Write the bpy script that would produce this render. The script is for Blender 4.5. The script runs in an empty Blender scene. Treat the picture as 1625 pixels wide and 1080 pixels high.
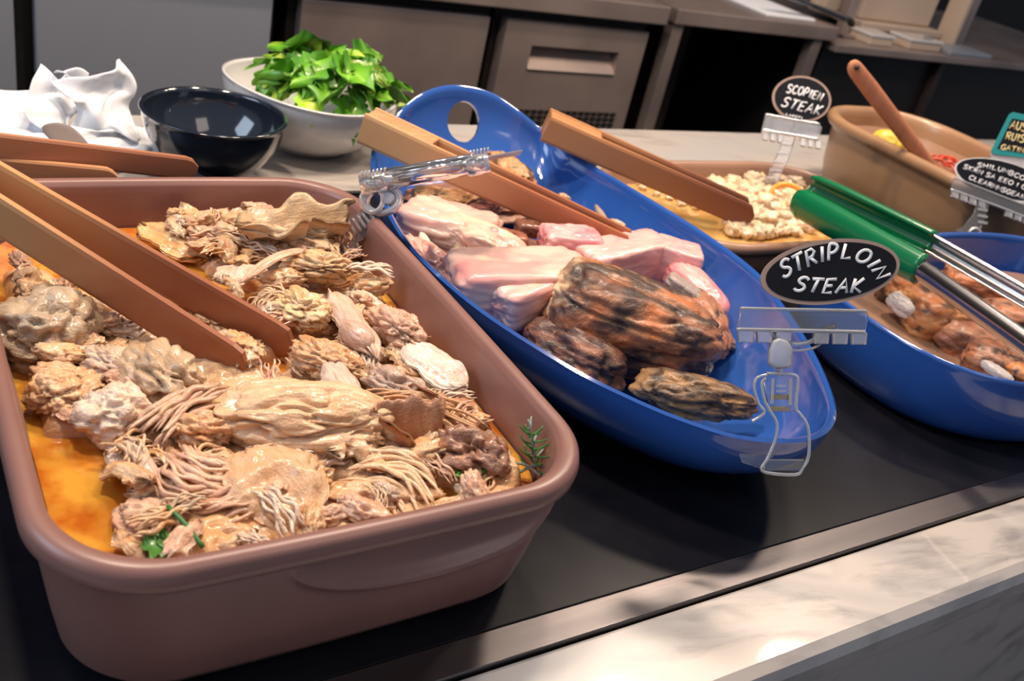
import bpy, bmesh, math, random
import numpy as np
from mathutils import Vector, Matrix

S = bpy.context.scene
COL = S.collection
rnd = random.Random(7)

# ------------------------------------------------------------------ camera (solved from the vanishing points)
PP = np.array([812.5, 540.0]); FL = 1523.087
RX = np.array([0.84232938, -0.49583371, 0.21125848])     # camera right in world axes
RV = np.array([-0.09407608, -0.52121769, -0.84822274])   # image down in world axes
RW = np.array([0.53068908, 0.69460856, -0.48568307])     # viewing direction in world axes
CAM = np.array([0.0, 0.0, 0.5])
def ray(x, y): return RX*(x-PP[0]) + RV*(y-PP[1]) + RW*FL
def at(x, y, z=0.0):
    d = ray(x, y); return CAM + d*((z-CAM[2])/d[2])
def atY(x, y, Y):
    d = ray(x, y); return CAM + d*(Y/d[1])
cd = bpy.data.cameras.new('camera'); cam = bpy.data.objects.new('camera', cd); COL.objects.link(cam)
cd.sensor_width = 36; cd.lens = FL*36/1625; cd.clip_start = 0.01
cam.matrix_world = Matrix(((RX[0], -RV[0], -RW[0], CAM[0]), (RX[1], -RV[1], -RW[1], CAM[1]), (RX[2], -RV[2], -RW[2], CAM[2]), (0, 0, 0, 1)))
cd.dof.use_dof = True; cd.dof.focus_distance = 0.78; cd.dof.aperture_fstop = 9
S.camera = cam
# ------------------------------------------------------------------ world, lights, exposure
w = bpy.data.worlds.new('world'); S.world = w; w.use_nodes = True
bg = w.node_tree.nodes['Background']; bg.inputs[0].default_value = (0.62, 0.70, 0.88, 1); bg.inputs[1].default_value = 0.32
def area(loc, target, size, power, color, sy=None, shape='DISK'):
    l = bpy.data.lights.new('area_light', 'AREA'); l.shape = shape; l.size = size
    if sy: l.size_y = sy
    l.energy = power; l.color = color
    o = bpy.data.objects.new('area_light', l); COL.objects.link(o); o.location = loc
    o.rotation_euler = (Vector(target)-Vector(loc)).to_track_quat('-Z', 'Y').to_euler()
    return o
WARM = (1.0, 0.80, 0.62)
area((0.05, 0.95, 1.45), (0.22, 0.62, 0), 0.13, 13, WARM)
area((0.75, 1.05, 1.45), (0.65, 0.70, 0), 0.13, 10.5, WARM)
area((1.45, 1.10, 1.45), (1.30, 0.85, 0), 0.13, 10.5, WARM)
area((2.2, 1.12, 1.6), (1.9, 1.6, 0), 0.16, 11, WARM)
area((0.6, 1.35, 1.9), (1.0, 2.2, -.3), 0.16, 17, (1, .78, .62))  # this lamp and the next are added to brighten the fridge fronts
area((1.9, 1.3, 1.9), (1.7, 2.2, -.3), 0.16, 12, (1, .78, .62))
area((-1.6, 0.9, 1.3), (0.3, 0.8, 0), 1.0, 20, (0.66, 0.80, 1.0), 1.0, 'RECTANGLE')
area((0.8, -0.9, 2.1), (0.5, 0.5, 0), 1.0, 7, (1.0, 0.86, 0.78), 0.8, 'RECTANGLE')  # fill light added in front to lift the near dish walls
vs = S.view_settings; vs.view_transform = 'Standard'; vs.look = 'None'; vs.gamma = 1.0; vs.exposure = 0.0
vs.use_curve_mapping = False
S.cycles.max_bounces = 12; S.cycles.transmission_bounces = 12; S.cycles.transparent_max_bounces = 12
S.cycles.caustics_refractive = False; S.cycles.caustics_reflective = False

# ------------------------------------------------------------------ numpy noise
def _h(i, j, k, s):
    n = (i*374761393 + j*668265263 + k*2147483647 + s*1274126177) & 0xFFFFFFFF
    n = ((n ^ (n >> 13))*1274126177) & 0xFFFFFFFF
    n = (n ^ (n >> 16)) & 0xFFFFFF
    return n/16777215.0
def vn(P, s=0):
    P = np.asarray(P, float)+1000.0; I = np.floor(P).astype(np.int64); F = P-I; F = F*F*(3-2*F)
    r = 0
    for a in (0, 1):
        for b in (0, 1):
            for c in (0, 1):
                wgt = (F[:, 0] if a else 1-F[:, 0])*(F[:, 1] if b else 1-F[:, 1])*(F[:, 2] if c else 1-F[:, 2])
                r = r + wgt*_h(I[:, 0]+a, I[:, 1]+b, I[:, 2]+c, s)
    return r
def fbm(P, o=3, s=0):
    P = np.asarray(P, float); r = 0; t = 0; a = 1.0
    for k in range(o):
        r = r + a*vn(P*(2.03**k), s+k*17); t += a; a *= .5
    return r/t
def ridge(P, o=2, s=0):
    P = np.asarray(P, float); r = 0; t = 0; a = 1.0
    for k in range(o):
        r = r + a*(1-np.abs(2*vn(P*(2.1**k), s+k*31)-1)); t += a; a *= .5
    return r/t
def mix3(a, b, t): t = np.clip(t, 0, 1)[:, None]; return np.asarray(a)*(1-t)+np.asarray(b)*t
def sstep(a, b, x): t = np.clip((x-a)/(b-a), 0, 1); return t*t*(3-2*t)

# ------------------------------------------------------------------ materials
def mat(name, color=(.8, .8, .8), rough=.5, metal=0, trans=0, ior=1.45, sss=0, sssr=(.01, .005, .003), coat=0, coatr=.1,
        vcol=False, c2=None, nscale=8, nmap=(1, 1, 1), ndet=4, bump=0, bscale=60, bmap=(1, 1, 1), bdist=.001, aniso=0, spec=.5, r2=None, ramp=(.35, .65), rand=0, bump2=0, b2scale=400):
    m = bpy.data.materials.new(name); m.use_nodes = True; nt = m.node_tree; N = nt.nodes; L = nt.links
    b = N['Principled BSDF']; I = b.inputs
    I['Base Color'].default_value = (*color, 1); I['Roughness'].default_value = rough; I['Metallic'].default_value = metal
    I['Transmission Weight'].default_value = trans; I['IOR'].default_value = ior; I['Specular IOR Level'].default_value = spec
    I['Coat Weight'].default_value = coat; I['Coat Roughness'].default_value = coatr
    if sss: I['Subsurface Weight'].default_value = sss; I['Subsurface Radius'].default_value = sssr; I['Subsurface Scale'].default_value = 1
    tc = N.new('ShaderNodeTexCoord')
    def noise(sc, mp, det, dist=0):
        mpn = N.new('ShaderNodeMapping'); mpn.inputs['Scale'].default_value = mp; L.new(tc.outputs['Object'], mpn.inputs[0])
        n = N.new('ShaderNodeTexNoise'); n.inputs['Scale'].default_value = sc; n.inputs['Detail'].default_value = det; n.inputs['Distortion'].default_value = dist
        L.new(mpn.outputs[0], n.inputs['Vector']); return n
    src = None
    if vcol:
        a = N.new('ShaderNodeAttribute'); a.attribute_name = 'Col'; src = a.outputs['Color']
    if c2:
        n = noise(nscale, nmap, ndet); r = N.new('ShaderNodeMapRange'); r.inputs[1].default_value = ramp[0]; r.inputs[2].default_value = ramp[1]
        L.new(n.outputs[0], r.inputs[0]); mx = N.new('ShaderNodeMix'); mx.data_type = 'RGBA'
        mx.inputs[6].default_value = (*color, 1); mx.inputs[7].default_value = (*c2, 1); L.new(r.outputs[0], mx.inputs[0]); src = mx.outputs[2]
        if vcol: L.new(a.outputs['Color'], mx.inputs[6]); mx.inputs[7].default_value = (*c2, 1)
        if r2 is not None:
            rr = N.new('ShaderNodeMapRange'); rr.inputs[3].default_value = rough; rr.inputs[4].default_value = r2; L.new(r.outputs[0], rr.inputs[0]); L.new(rr.outputs[0], I['Roughness'])
    if rand:
        oi = N.new('ShaderNodeObjectInfo'); hs = N.new('ShaderNodeHueSaturation'); mr = N.new('ShaderNodeMapRange'); mr.inputs[3].default_value = 1-rand; mr.inputs[4].default_value = 1+rand
        L.new(oi.outputs['Random'], mr.inputs[0]); L.new(mr.outputs[0], hs.inputs['Value'])
        if src: L.new(src, hs.inputs['Color'])
        else: hs.inputs['Color'].default_value = (*color, 1)
        src = hs.outputs[0]
    if src: L.new(src, I['Base Color'])
    nrm = None
    if bump:
        n = noise(bscale, bmap, 4); bp = N.new('ShaderNodeBump'); bp.inputs['Strength'].default_value = bump; bp.inputs['Distance'].default_value = bdist
        L.new(n.outputs[0], bp.inputs['Height']); nrm = bp
        if bump2:
            n2 = noise(b2scale, (1, 1, 1), 3); bp2 = N.new('ShaderNodeBump'); bp2.inputs['Strength'].default_value = bump2; bp2.inputs['Distance'].default_value = bdist
            L.new(n2.outputs[0], bp2.inputs['Height']); L.new(bp.outputs[0], bp2.inputs['Normal']); nrm = bp2
        L.new(nrm.outputs[0], I['Normal'])
    return m

def marble_mat():
    m = bpy.data.materials.new('marble'); m.use_nodes = True; nt = m.node_tree; N = nt.nodes; L = nt.links; b = N['Principled BSDF']
    tc = N.new('ShaderNodeTexCoord'); mp = N.new('ShaderNodeMapping'); mp.inputs['Rotation'].default_value = (0.3, 0.2, 0.75); mp.inputs['Scale'].default_value = (1, 2.6, 1.6)
    L.new(tc.outputs['Object'], mp.inputs[0])
    nd = N.new('ShaderNodeTexNoise'); nd.inputs['Scale'].default_value = 5; nd.inputs['Detail'].default_value = 6; L.new(mp.outputs[0], nd.inputs[0])
    mxv = N.new('ShaderNodeMix'); mxv.data_type = 'VECTOR'; mxv.inputs[0].default_value = .12; L.new(mp.outputs[0], mxv.inputs[4]); L.new(nd.outputs['Color'], mxv.inputs[5])
    mp2 = N.new('ShaderNodeMapping'); mp2.inputs['Scale'].default_value = (1, 3.2, 2); L.new(mxv.outputs[1], mp2.inputs[0])
    n1 = N.new('ShaderNodeTexNoise'); n1.inputs['Scale'].default_value = 7; n1.inputs['Detail'].default_value = 5; n1.inputs['Roughness'].default_value = .55; L.new(mp2.outputs[0], n1.inputs[0])
    r = N.new('ShaderNodeValToRGB'); e = r.color_ramp.elements
    e[0].position = .30; e[0].color = (.24, .215, .205, 1); e[1].position = .50; e[1].color = (.50, .45, .405, 1)
    k = e.new(.40); k.color = (.38, .345, .32, 1)
    L.new(n1.outputs[0], r.inputs[0])
    n2 = N.new('ShaderNodeTexNoise'); n2.inputs['Scale'].default_value = 3.5; n2.inputs['Detail'].default_value = 3; L.new(mp.outputs[0], n2.inputs[0])
    mx = N.new('ShaderNodeMix'); mx.data_type = 'RGBA'; mx.blend_type = 'MIX'; mr = N.new('ShaderNodeMapRange'); mr.inputs[1].default_value = .42; mr.inputs[2].default_value = .68
    L.new(n2.outputs[0], mr.inputs[0]); L.new(mr.outputs[0], mx.inputs[0]); L.new(r.outputs[0], mx.inputs[6]); mx.inputs[7].default_value = (.46, .445, .43, 1)
    L.new(mx.outputs[2], b.inputs['Base Color']); b.inputs['Roughness'].default_value = .30; b.inputs['Coat Weight'].default_value = .35; b.inputs['Coat Roughness'].default_value = .05
    return m
M = {}
M['marble'] = marble_mat()
M['clay'] = mat('glazed_terracotta', (.265, .128, .103), .42, c2=(.22, .108, .09), nscale=9, coat=.35, coatr=.28, bump=.10, bscale=30, bdist=.002)
M['clay_light'] = mat('light_terracotta', (.36, .20, .13), .38, c2=(.31, .17, .11), nscale=9, coat=.3, coatr=.2)
M['beige'] = mat('beige_stoneware', (.40, .235, .125), .36, c2=(.34, .19, .10), nscale=8, coat=.4, coatr=.2)
M['blue'] = mat('blue_glaze', (.028, .105, .40), .14, c2=(.022, .085, .35), nscale=6, coat=1, coatr=.05)
M['black_glass'] = mat('black_hot_plate', (.006, .0065, .010), .30, c2=(.010, .010, .014), nscale=20, spec=.18, bump=.06, bscale=200)
M['steel'] = mat('brushed_steel', (.15, .135, .135), .33, 1, c2=(.11, .105, .11), nscale=6, nmap=(.3, 8, 8), bump=.08, bscale=90, bmap=(.03, 10, 10), r2=.38)
M['fridge'] = mat('fridge_steel', (.42, .33, .29), .36, .55, c2=(.27, .215, .195), nscale=3, bump=.12, bscale=140, bmap=(10, 1, .04), bdist=.0008)
M['fridge_cool'] = mat('fridge_steel_grey', (.36, .38, .43), .45, .5, bump=.1, bscale=140, bmap=(10, 1, .04), bdist=.0008)
M['dark'] = mat('dark_recess', (.012, .010, .010), .5)
M['brown_dark'] = mat('dark_brown_panel', (.030, .018, .016), .45)
M['floor'] = mat('floor_tile', (.05, .04, .036), .5, c2=(.035, .028, .025), nscale=4)
M['wall'] = mat('dark_wall', (.02, .017, .016), .7)
M['wood'] = mat('bamboo', (.62, .33, .16), .45, c2=(.50, .24, .11), nscale=22, nmap=(.25, 6, 6), bump=.05, bscale=60, bmap=(.2, 6, 6), coat=.15, coatr=.3)
M['wood_red'] = mat('stained_wood', (.42, .16, .075), .42, c2=(.34, .12, .06), nscale=22, nmap=(.25, 6, 6), coat=.25, coatr=.25)
M['wood_wet'] = mat('wet_stained_wood', (.33, .125, .07), .3, c2=(.26, .095, .055), nscale=22, nmap=(.25, 6, 6), coat=.5, coatr=.15)
M['wood_mid'] = mat('tan_wood', (.52, .26, .11), .42, c2=(.44, .20, .085), nscale=22, nmap=(.25, 6, 6))
M['wood_v'] = mat('bamboo_used', vcol=True, rough=.4, coat=.25, coatr=.22, bump=.04, bscale=60, bmap=(.2, 6, 6))
M['spoonwood'] = mat('spoon_wood', (.50, .20, .10), .5, c2=(.42, .16, .08), nscale=30, nmap=(4, 4, .4))
M['green'] = mat('green_silicone', (.004, .16, .055), .22, coat=.5, coatr=.1)
M['chrome'] = mat('polished_steel', (.62, .58, .56), .2, 1)
M['clear'] = mat('clear_plastic', (.96, .97, 1.0), .05, trans=.92, ior=1.49)
M['edge'] = mat('clear_plastic_edge', (1.0, 1.0, 1.0), .12, trans=.74, ior=1.49, coat=.5)
M['frost'] = mat('frosted_plastic', (.80, .84, .90), .35, trans=.55, ior=1.45)
M['board'] = mat('chalkboard', (.005, .006, .010), .6, spec=.25)
M['rimwood'] = mat('sign_rim', (.36, .25, .20), .5)
M['chalk'] = mat('chalk_white', (.75, .76, .78), .8)
M['chalk_y'] = mat('chalk_yellow', (.75, .62, .30), .8)
M['teal'] = mat('teal_card', (.01, .24, .25), .5)
M['gold'] = mat('brass_spring', (.75, .50, .22), .25, 1)
M['white'] = mat('white_porcelain', (.68, .67, .66), .2, coat=.6, coatr=.08)
M['blackbowl'] = mat('black_lacquer', (.012, .017, .028), .12, coat=1, coatr=.04)
M['paper'] = mat('white_paper', (.80, .82, .86), .8, bump=.2, bscale=25, bdist=.003)
M['cream'] = mat('cream_plastic', (.55, .43, .33), .5)
M['leaf'] = mat('green_leaf', (.10, .30, .02), .4, vcol=True, sss=.1, coat=.25, rand=.35)
M['broth'] = mat('orange_broth', (.72, .36, .05), .06, trans=.0, c2=(.50, .13, .012), nscale=30, ndet=6, ramp=(.40, .60), coat=1, coatr=.02, bump=.35, bscale=60, bdist=.003, sss=.25, sssr=(.02, .008, .002))
M['broth_pale'] = mat('pale_broth', (.66, .42, .15), .08, c2=(.55, .30, .08), nscale=30, coat=1, coatr=.03, bump=.3, bscale=60, bdist=.003)
M['sauce'] = mat('brown_sauce', (.34, .20, .13), .25, coat=.6, bump=.3, bscale=50, bdist=.003)
M['chicken'] = mat('boiled_chicken', vcol=True, rough=.42, sss=.10, sssr=(.008, .004, .002), coat=.45, coatr=.16, c2=(.40, .22, .11), nscale=110, nmap=(.3, 2.2, 2.2), ramp=(.52, .85), bump=.6, bscale=170, bmap=(.3, 2.2, 2.2), bdist=.0018, bump2=.4, b2scale=600, rand=.10)
M['roast'] = mat('roast_meat', vcol=True, rough=.5, sss=.05, sssr=(.006, .003, .002), coat=.25, coatr=.25, bump=.7, bscale=160, bdist=.0016, bump2=.5, b2scale=500, rand=.05)
M['pink'] = mat('rare_beef', vcol=True, rough=.34, sss=.15, sssr=(.012, .004, .003), coat=.45, coatr=.18, bump=.18, bscale=160, bdist=.0008)
M['garlic'] = mat('chopped_garlic', (.78, .62, .42), .35, sss=.2, sssr=(.01, .006, .003), coat=.3, c2=(.70, .50, .30), nscale=40, rand=.12)
M['yellow'] = mat('yellow_food', (.72, .55, .08), .4, coat=.3, bump=.3, bscale=200, bdist=.001)
M['red'] = mat('red_food', (.60, .07, .03), .3, coat=.4)
M['orange'] = mat('orange_pepper', (.85, .30, .02), .3, coat=.3)
M['herb'] = mat('herb_green', (.04, .16, .03), .45)
M['grey_stem'] = mat('herb_stem', (.30, .36, .30), .4)

# ------------------------------------------------------------------ object helpers
def tag(o, label, cat, group=None, kind=None):
    if label: o['label'] = label
    if cat: o['category'] = cat
    if group: o['group'] = group
    if kind: o['kind'] = kind
    return o
def empty(name, loc, label, cat, group=None, mtx=None):
    o = bpy.data.objects.new(name, None); COL.objects.link(o); o.empty_display_size = .01
    if mtx is not None: o.matrix_world = mtx
    else: o.location = loc
    return tag(o, label, cat, group)
def make_mesh(name, V, F, m, col=None, smooth=True):
    me = bpy.data.meshes.new(name); me.from_pydata([tuple(v) for v in V], [], F)
    if smooth: me.polygons.foreach_set('use_smooth', [True]*len(me.polygons))
    if col is not None:
        a = me.color_attributes.new('Col', 'FLOAT_COLOR', 'POINT'); c = np.ones((len(V), 4)); c[:, :3] = np.clip(col, 0, 1); a.data.foreach_set('color', c.ravel())
    me.materials.append(m); me.update(); return me
def ob(name, me, parent=None, loc=None, mtx=None):
    """parts whose vertices are world coordinates get re-based on their parent's frame"""
    o = bpy.data.objects.new(name, me); COL.objects.link(o)
    if parent is not None:
        o.parent = parent; o.matrix_parent_inverse = PARENT_INV(parent)
    if mtx is not None: o.matrix_world = mtx
    elif loc is not None: o.location = loc
    return o
def wm(o):
    m = o.matrix_basis.copy()
    if o.parent: m = wm(o.parent) @ o.matrix_parent_inverse @ m
    return m
def PARENT_INV(p): return wm(p).inverted()
def part(name, V, F, m, parent, col=None, smooth=True, bevel=0, segs=2):
    """mesh in WORLD coordinates as a child of parent (or top-level, when parent is None)"""
    o = ob(name, make_mesh(name, V, F, m, col, smooth), parent)
    if bevel:
        b = o.modifiers.new('bevel', 'BEVEL'); b.width = bevel; b.segments = segs; b.limit_method = 'ANGLE'; b.angle_limit = math.radians(40)
    return o
def boxVF(x0, x1, y0, y1, z0, z1):
    V = [(x, y, z) for x in (x0, x1) for y in (y0, y1) for z in (z0, z1)]
    return V, [(0, 1, 3, 2), (4, 6, 7, 5), (0, 4, 5, 1), (2, 3, 7, 6), (0, 2, 6, 4), (1, 5, 7, 3)]
def join(parts):
    V = []; F = []
    for v, f in parts:
        n = len(V); V += [tuple(p) for p in v]; F += [tuple(i+n for i in q) for q in f]
    return V, F
def box(name, x0, x1, y0, y1, z0, z1, m, parent=None, bevel=.002):
    return part(name, *boxVF(x0, x1, y0, y1, z0, z1), m, parent, smooth=False, bevel=bevel)
def obox(c, ax, ay, az):
    """oriented box: centre and three half-axis vectors"""
    c, ax, ay, az = map(np.array, (c, ax, ay, az))
    V = [c+a*ax+b*ay+d*az for a in (-1, 1) for b in (-1, 1) for d in (-1, 1)]
    return V, boxVF(0, 1, 0, 1, 0, 1)[1]
def tubeVF(path, r, n=10, flat=1.0, up=None, closed=False):
    P = np.array(path, float); k = len(P); r = np.broadcast_to(np.array(r, float), (k,)) if np.ndim(r) < 2 else r
    T = np.gradient(P, axis=0)
    if closed: T = np.roll(P, -1, 0)-np.roll(P, 1, 0)
    T /= np.linalg.norm(T, axis=1)[:, None]+1e-12
    u = np.array(up if up is not None else (0, 0, 1.0)); 
    if abs(T[0]@u) > .95 and up is None: u = np.array((0, 1.0, 0))
    V = []; a = np.linspace(0, 2*math.pi, n, endpoint=False)
    prev = u
    for i in range(k):
        s = np.cross(T[i], prev); s /= np.linalg.norm(s)+1e-12; b = np.cross(s, T[i]); prev = b if up is None else u
        if up is not None: b /= np.linalg.norm(b)+1e-12
        V += [P[i]+r[i]*(math.cos(t)*s+flat*math.sin(t)*b) for t in a]
    F = []
    for i in range(k if closed else k-1):
        for j in range(n):
            i2 = (i+1) % k; F.append((i*n+j, i*n+(j+1) % n, i2*n+(j+1) % n, i2*n+j))
    if not closed: F.append(tuple(range(n))[::-1]); F.append(tuple((k-1)*n+j for j in range(n)))
    return V, F
def spline(pts, n, closed=False):
    P = np.array(pts, float); k = len(P); out = []
    t = np.linspace(0, k if closed else k-1, n, endpoint=not closed)
    for u in t:
        i = int(math.floor(u)); f = u-i
        if not closed: i = min(i, k-2); f = u-i
        g = (lambda j: P[j % k]) if closed else (lambda j: P[min(max(j, 0), k-1)])
        a, b, c, d = g(i-1), g(i), g(i+1), g(i+2)
        out.append(.5*((2*b)+(-a+c)*f+(2*a-5*b+4*c-d)*f*f+(-a+3*b-3*c+d)*f**3))
    return np.array(out)
def loftF(nr, n, cap0=True, cap1=True):
    F = [(i*n+j, i*n+(j+1) % n, (i+1)*n+(j+1) % n, (i+1)*n+j) for i in range(nr-1) for j in range(n)]
    if cap0: F.append(tuple(range(n))[::-1])
    if cap1: F.append(tuple((nr-1)*n+j for j in range(n)))
    return F
def fixn(o):
    bm = bmesh.new(); bm.from_mesh(o.data); bmesh.ops.recalc_face_normals(bm, faces=bm.faces); bm.to_mesh(o.data); bm.free(); return o

# ------------------------------------------------------------------ the setting
tag(box('floor', -6, 12, -2, 6, -.95, -.9, M['floor'], bevel=0), None, None, kind='structure')
tag(box('wall_back', -6, 12, 4.6, 4.7, -.9, 4.8, M['wall'], bevel=0), None, None, kind='structure')

# buffet counter: marble front strip, steel trim, black plate, marble rear
counter = empty('buffet_counter', (1.0, .8, -.9), 'white marble topped buffet counter under all the serving dishes', 'counter')
V = []; prof = [(.262, -.034), (.262, -.014), (.266, -.005), (.274, 0), (.338, 0), (.338, -.034)]
V = [(x, y, z) for x in (-1.5, 3.5) for y, z in prof]; n = len(prof)
part('marble_front_slab', V, [tuple(range(n)), tuple(range(n, 2*n))[::-1]]+[(i, i+n, (i+1) % n+n, (i+1) % n) for i in range(n)], M['marble'], counter, smooth=False, bevel=.003)
box('front_panel', -1.5, 3.5, .266, .30, -.9, -.0365, M['marble'], counter)
box('marble_rear_slab', -1.5, 3.5, 1.102, 1.372, -.034, 0, M['marble'], counter, .004)
box('base_cabinet', -1.5, 3.5, .31, 1.34, -.9, -.036, M['brown_dark'], counter, 0)
box('steel_trim', -1.5, 3.5, .3395, .3665, -.03, .0022, M['steel'], counter, .0012)
box('steel_trim', -1.5, 3.5, 1.093, 1.1005, -.03, .0022, M['steel'], counter, .001)
tag(box('hot_plate', -1.4, 3.4, .368, 1.0915, -.02, 0, M['black_glass'], None, .001), 'black glossy warming plate let into the marble counter beneath the dishes', 'hot plate')

# back line: refrigerated cabinets
def fridge_unit(x0, x1, label, cool=False, drawer=False):
    e = empty('undercounter_fridge', ((x0+x1)/2, 2.1, -.9), label, 'fridge')
    mm = M['fridge_cool'] if cool else M['fridge']
    box('cabinet_body', x0-.018, x1+.018, 2.125, 2.75, -.88, .038, M['dark'], e, 0)
    if not drawer: box('door', x0, x1, 2.085, 2.12, -.82, .016, mm, e, .004)
    else:
        hx0, hx1, hz0, hz1 = 1.425, 1.712, -.105, -.045
        d = part('door', *join([boxVF(x0, hx0, 2.085, 2.12, -.24, .016), boxVF(hx1, x1, 2.085, 2.12, -.24, .016), boxVF(hx0, hx1, 2.085, 2.12, hz1, .016), boxVF(hx0, hx1, 2.085, 2.12, -.24, hz0), boxVF(x0, x1, 2.085, 2.12, -.82, -.24)]), mm, e, smooth=False)
        h = part('handle', [(hx0, 2.112, hz1), (hx1, 2.112, hz1), (hx0, 2.112, hz0+.03), (hx1, 2.112, hz0+.03), (hx0, 2.08, hz0), (hx1, 2.08, hz0), (hx0, 2.115, hz0), (hx1, 2.115, hz0)], [(0, 1, 3, 2), (2, 3, 5, 4), (4, 5, 7, 6)], mm, d, smooth=False)
        box('handle_recess', hx0, hx1, 2.118, 2.124, hz0, hz1, M['dark'], d, 0)
        vs_ = [boxVF(1.40+i*.0225, 1.417+i*.0225, 2.081, 2.0845, -.222-.0155*j, -.214-.0155*j) for i in range(16) for j in range(8)]
        v = part('vent_slots', *join(vs_), M['dark'], d, smooth=False); v['kind'] = 'stuff'
    return e
fridge_unit(-.28, .232, 'grey steel fridge door cut by the left edge of the photo', True)
fridge_unit(.268, .738, 'cool grey steel fridge behind the crumpled white paper', True)
fridge_unit(.803, 1.288, 'plain brown-tinted steel fridge behind the bowl of green leaves')
fridge_unit(1.338, 1.797, 'steel fridge with recessed bar handle and rows of vent slots', drawer=True)
e = empty('fridge_worktop', (.8, 2.4, .04), 'steel worktop resting along the tops of the fridges', 'worktop')
box('worktop_slab', -.4, 1.83, 2.06, 2.8, .044, .094, M['fridge'], e, .004)
# right-hand prep table
e = empty('prep_table', (2.2, 2.4, -.9), 'low steel prep table on square legs right of the fridges', 'table')
box('tabletop', 1.875, 2.545, 2.08, 2.75, .045, .088, M['fridge'], e, .004)
for x in (1.895, 2.475):
    for y in (2.09, 2.68): box('leg', x-.014, x+.024, y, y+.038, -.9, .044, M['fridge'], e, .002)
box('back_panel', 1.88, 2.54, 2.74, 2.76, -.88, .04, M['brown_dark'], e, 0)
e = empty('dark_counter', (3.2, 2.4, -.9), 'dark back counter with thin steel edge in the upper right', 'counter')
box('countertop', 2.55, 4.6, 2.07, 3.0, .015, .04, M['fridge'], e, .003)
box('cabinet_front', 2.56, 4.6, 2.13, 2.98, -.88, .012, M['dark'], e, 0)
box('leg', 3.15, 3.18, 2.1, 2.125, -.9, .013, M['brown_dark'], e, .002)

# things on the back counters
P = atY(1345, 20, 2.22)
e = empty('shelf_post', (P[0], 2.25, .04), 'narrow dark steel post standing at the end of the prep table', 'post')
box('post', P[0]-.02, P[0]+.02, 2.20, 2.23, .040, .9, M['fridge'], e, .002); box('foot', P[0]-.04, P[0]+.04, 2.17, 2.26, .0405, .05, M['fridge'], e, .002)
P = atY(1510, 70, 2.25)
e = empty('shelf_post', (P[0], 2.25, .04), 'wide steel upright standing on the dark counter at far right', 'post')
box('post', P[0]-.055, P[0]+.05, 2.24, 2.27, .040, .9, M['fridge'], e, .002); box('flange', P[0]-.075, P[0]-.055, 2.20, 2.28, .040, .9, M['cream'], e, .002)
e = empty('cream_container', (2.78, 2.4, .12), 'cream coloured storage box with a flat foot behind the small white boxes', 'container')
P0 = atY(1355, 30, 2.3); P1 = atY(1455, 50, 2.3)
box('base_plate', P0[0]-.02, P1[0]+.06, 2.24, 2.5, .060, .085, M['cream'], e, .004)
box('body', P0[0], P1[0]+.03, 2.28, 2.5, .0855, .40, M['cream'], e, .008)
box('foot', P0[0]+.05, P1[0]-.05, 2.36, 2.45, .0405, .0595, M['dark'], e, .001)
e2 = tag(box('board', atY(1290, 10, 2.35)[0], atY(1328, 10, 2.35)[0], 2.34, 2.37, .0885, .4, M['cream'], None, .004), 'beige board standing upright left of the dark post', 'board')
tag(box('paper_sheet', *[atY(x, 8, 2.25)[0] for x in (1170, 1250)], 2.12, 2.36, .0885, .097, M['paper'], None, .002), 'white paper stack lying on the steel prep table', 'paper')
for (x0, x1, y, lab) in ((1362, 1395, 2.16, 'small white box on the dark counter below the cream container'), (1427, 1475, 2.16, 'flatter white box on the dark counter, second from the dark post')):
    a = atY(x0, 60, y)[0]; b = atY(x1, 70, y)[0]
    e = empty('white_box', ((a+b)/2, y, .0405), lab, 'box')
    box('box_body', a, b, y-.05, y+.04, .0405, .066, M['cream'], e, .003); box('box_lid', a-.003, b+.003, y-.053, y+.043, .0665, .076, M['white'], e, .002)
tag(box('grey_tray', atY(1480, 80, 2.15)[0], atY(1545, 90, 2.15)[0], 2.08, 2.2, .0405, .056, M['fridge_cool'], None, .003), 'thin grey tray on the dark counter beside the wide upright', 'tray')
e = empty('dark_utensil', (2.3, 2.2, .09), 'blue-black long handled utensil leaning over the prep table edge', 'utensil')
a = atY(1230, -12, 2.14); b = atY(1342, 30, 2.14); a[2] = max(a[2], .1)
part('handle', *tubeVF(spline([a, (a+b)/2+[0, 0, .003], b], 12), np.linspace(.010, .020, 12), 10, .5), M['blackbowl'], e)
part('head', *tubeVF(spline([b, b+[.03, .005, -.004], b+[.05, .01, -.02]], 8), np.linspace(.021, .012, 8), 10, .5), M['dark'], e)

# ------------------------------------------------------------------ serving dishes
def rrect(hx, hy, r, n=256, bulge=0.0):
    """rounded rectangle outline, evenly sampled, optional gently bowed sides"""
    r = min(r, hx*.999, hy*.999); pts = []; k = n//4
    for q, (cx, cy, a0) in enumerate(((hx-r, hy-r, 0), (-hx+r, hy-r, 90), (-hx+r, -hy+r, 180), (hx-r, -hy+r, 270))):
        for a in np.linspace(0, 90, 24): t = math.radians(a0+a); pts.append((cx+r*math.cos(t), cy+r*math.sin(t)))
    P = np.array(pts); Q = np.vstack([P, P[:1]]); d = np.r_[0, np.cumsum(np.linalg.norm(np.diff(Q, axis=0), axis=1))]
    s = np.linspace(0, d[-1], n, endpoint=False); P = np.stack([np.interp(s, d, Q[:, 0]), np.interp(s, d, Q[:, 1])], 1)
    if bulge: P = P*(1+bulge*np.stack([np.cos(P[:, 1]/hy*math.pi/2).clip(0)*np.ones(n), np.cos(P[:, 0]/hx*math.pi/2).clip(0)], 1))
    return P
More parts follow.
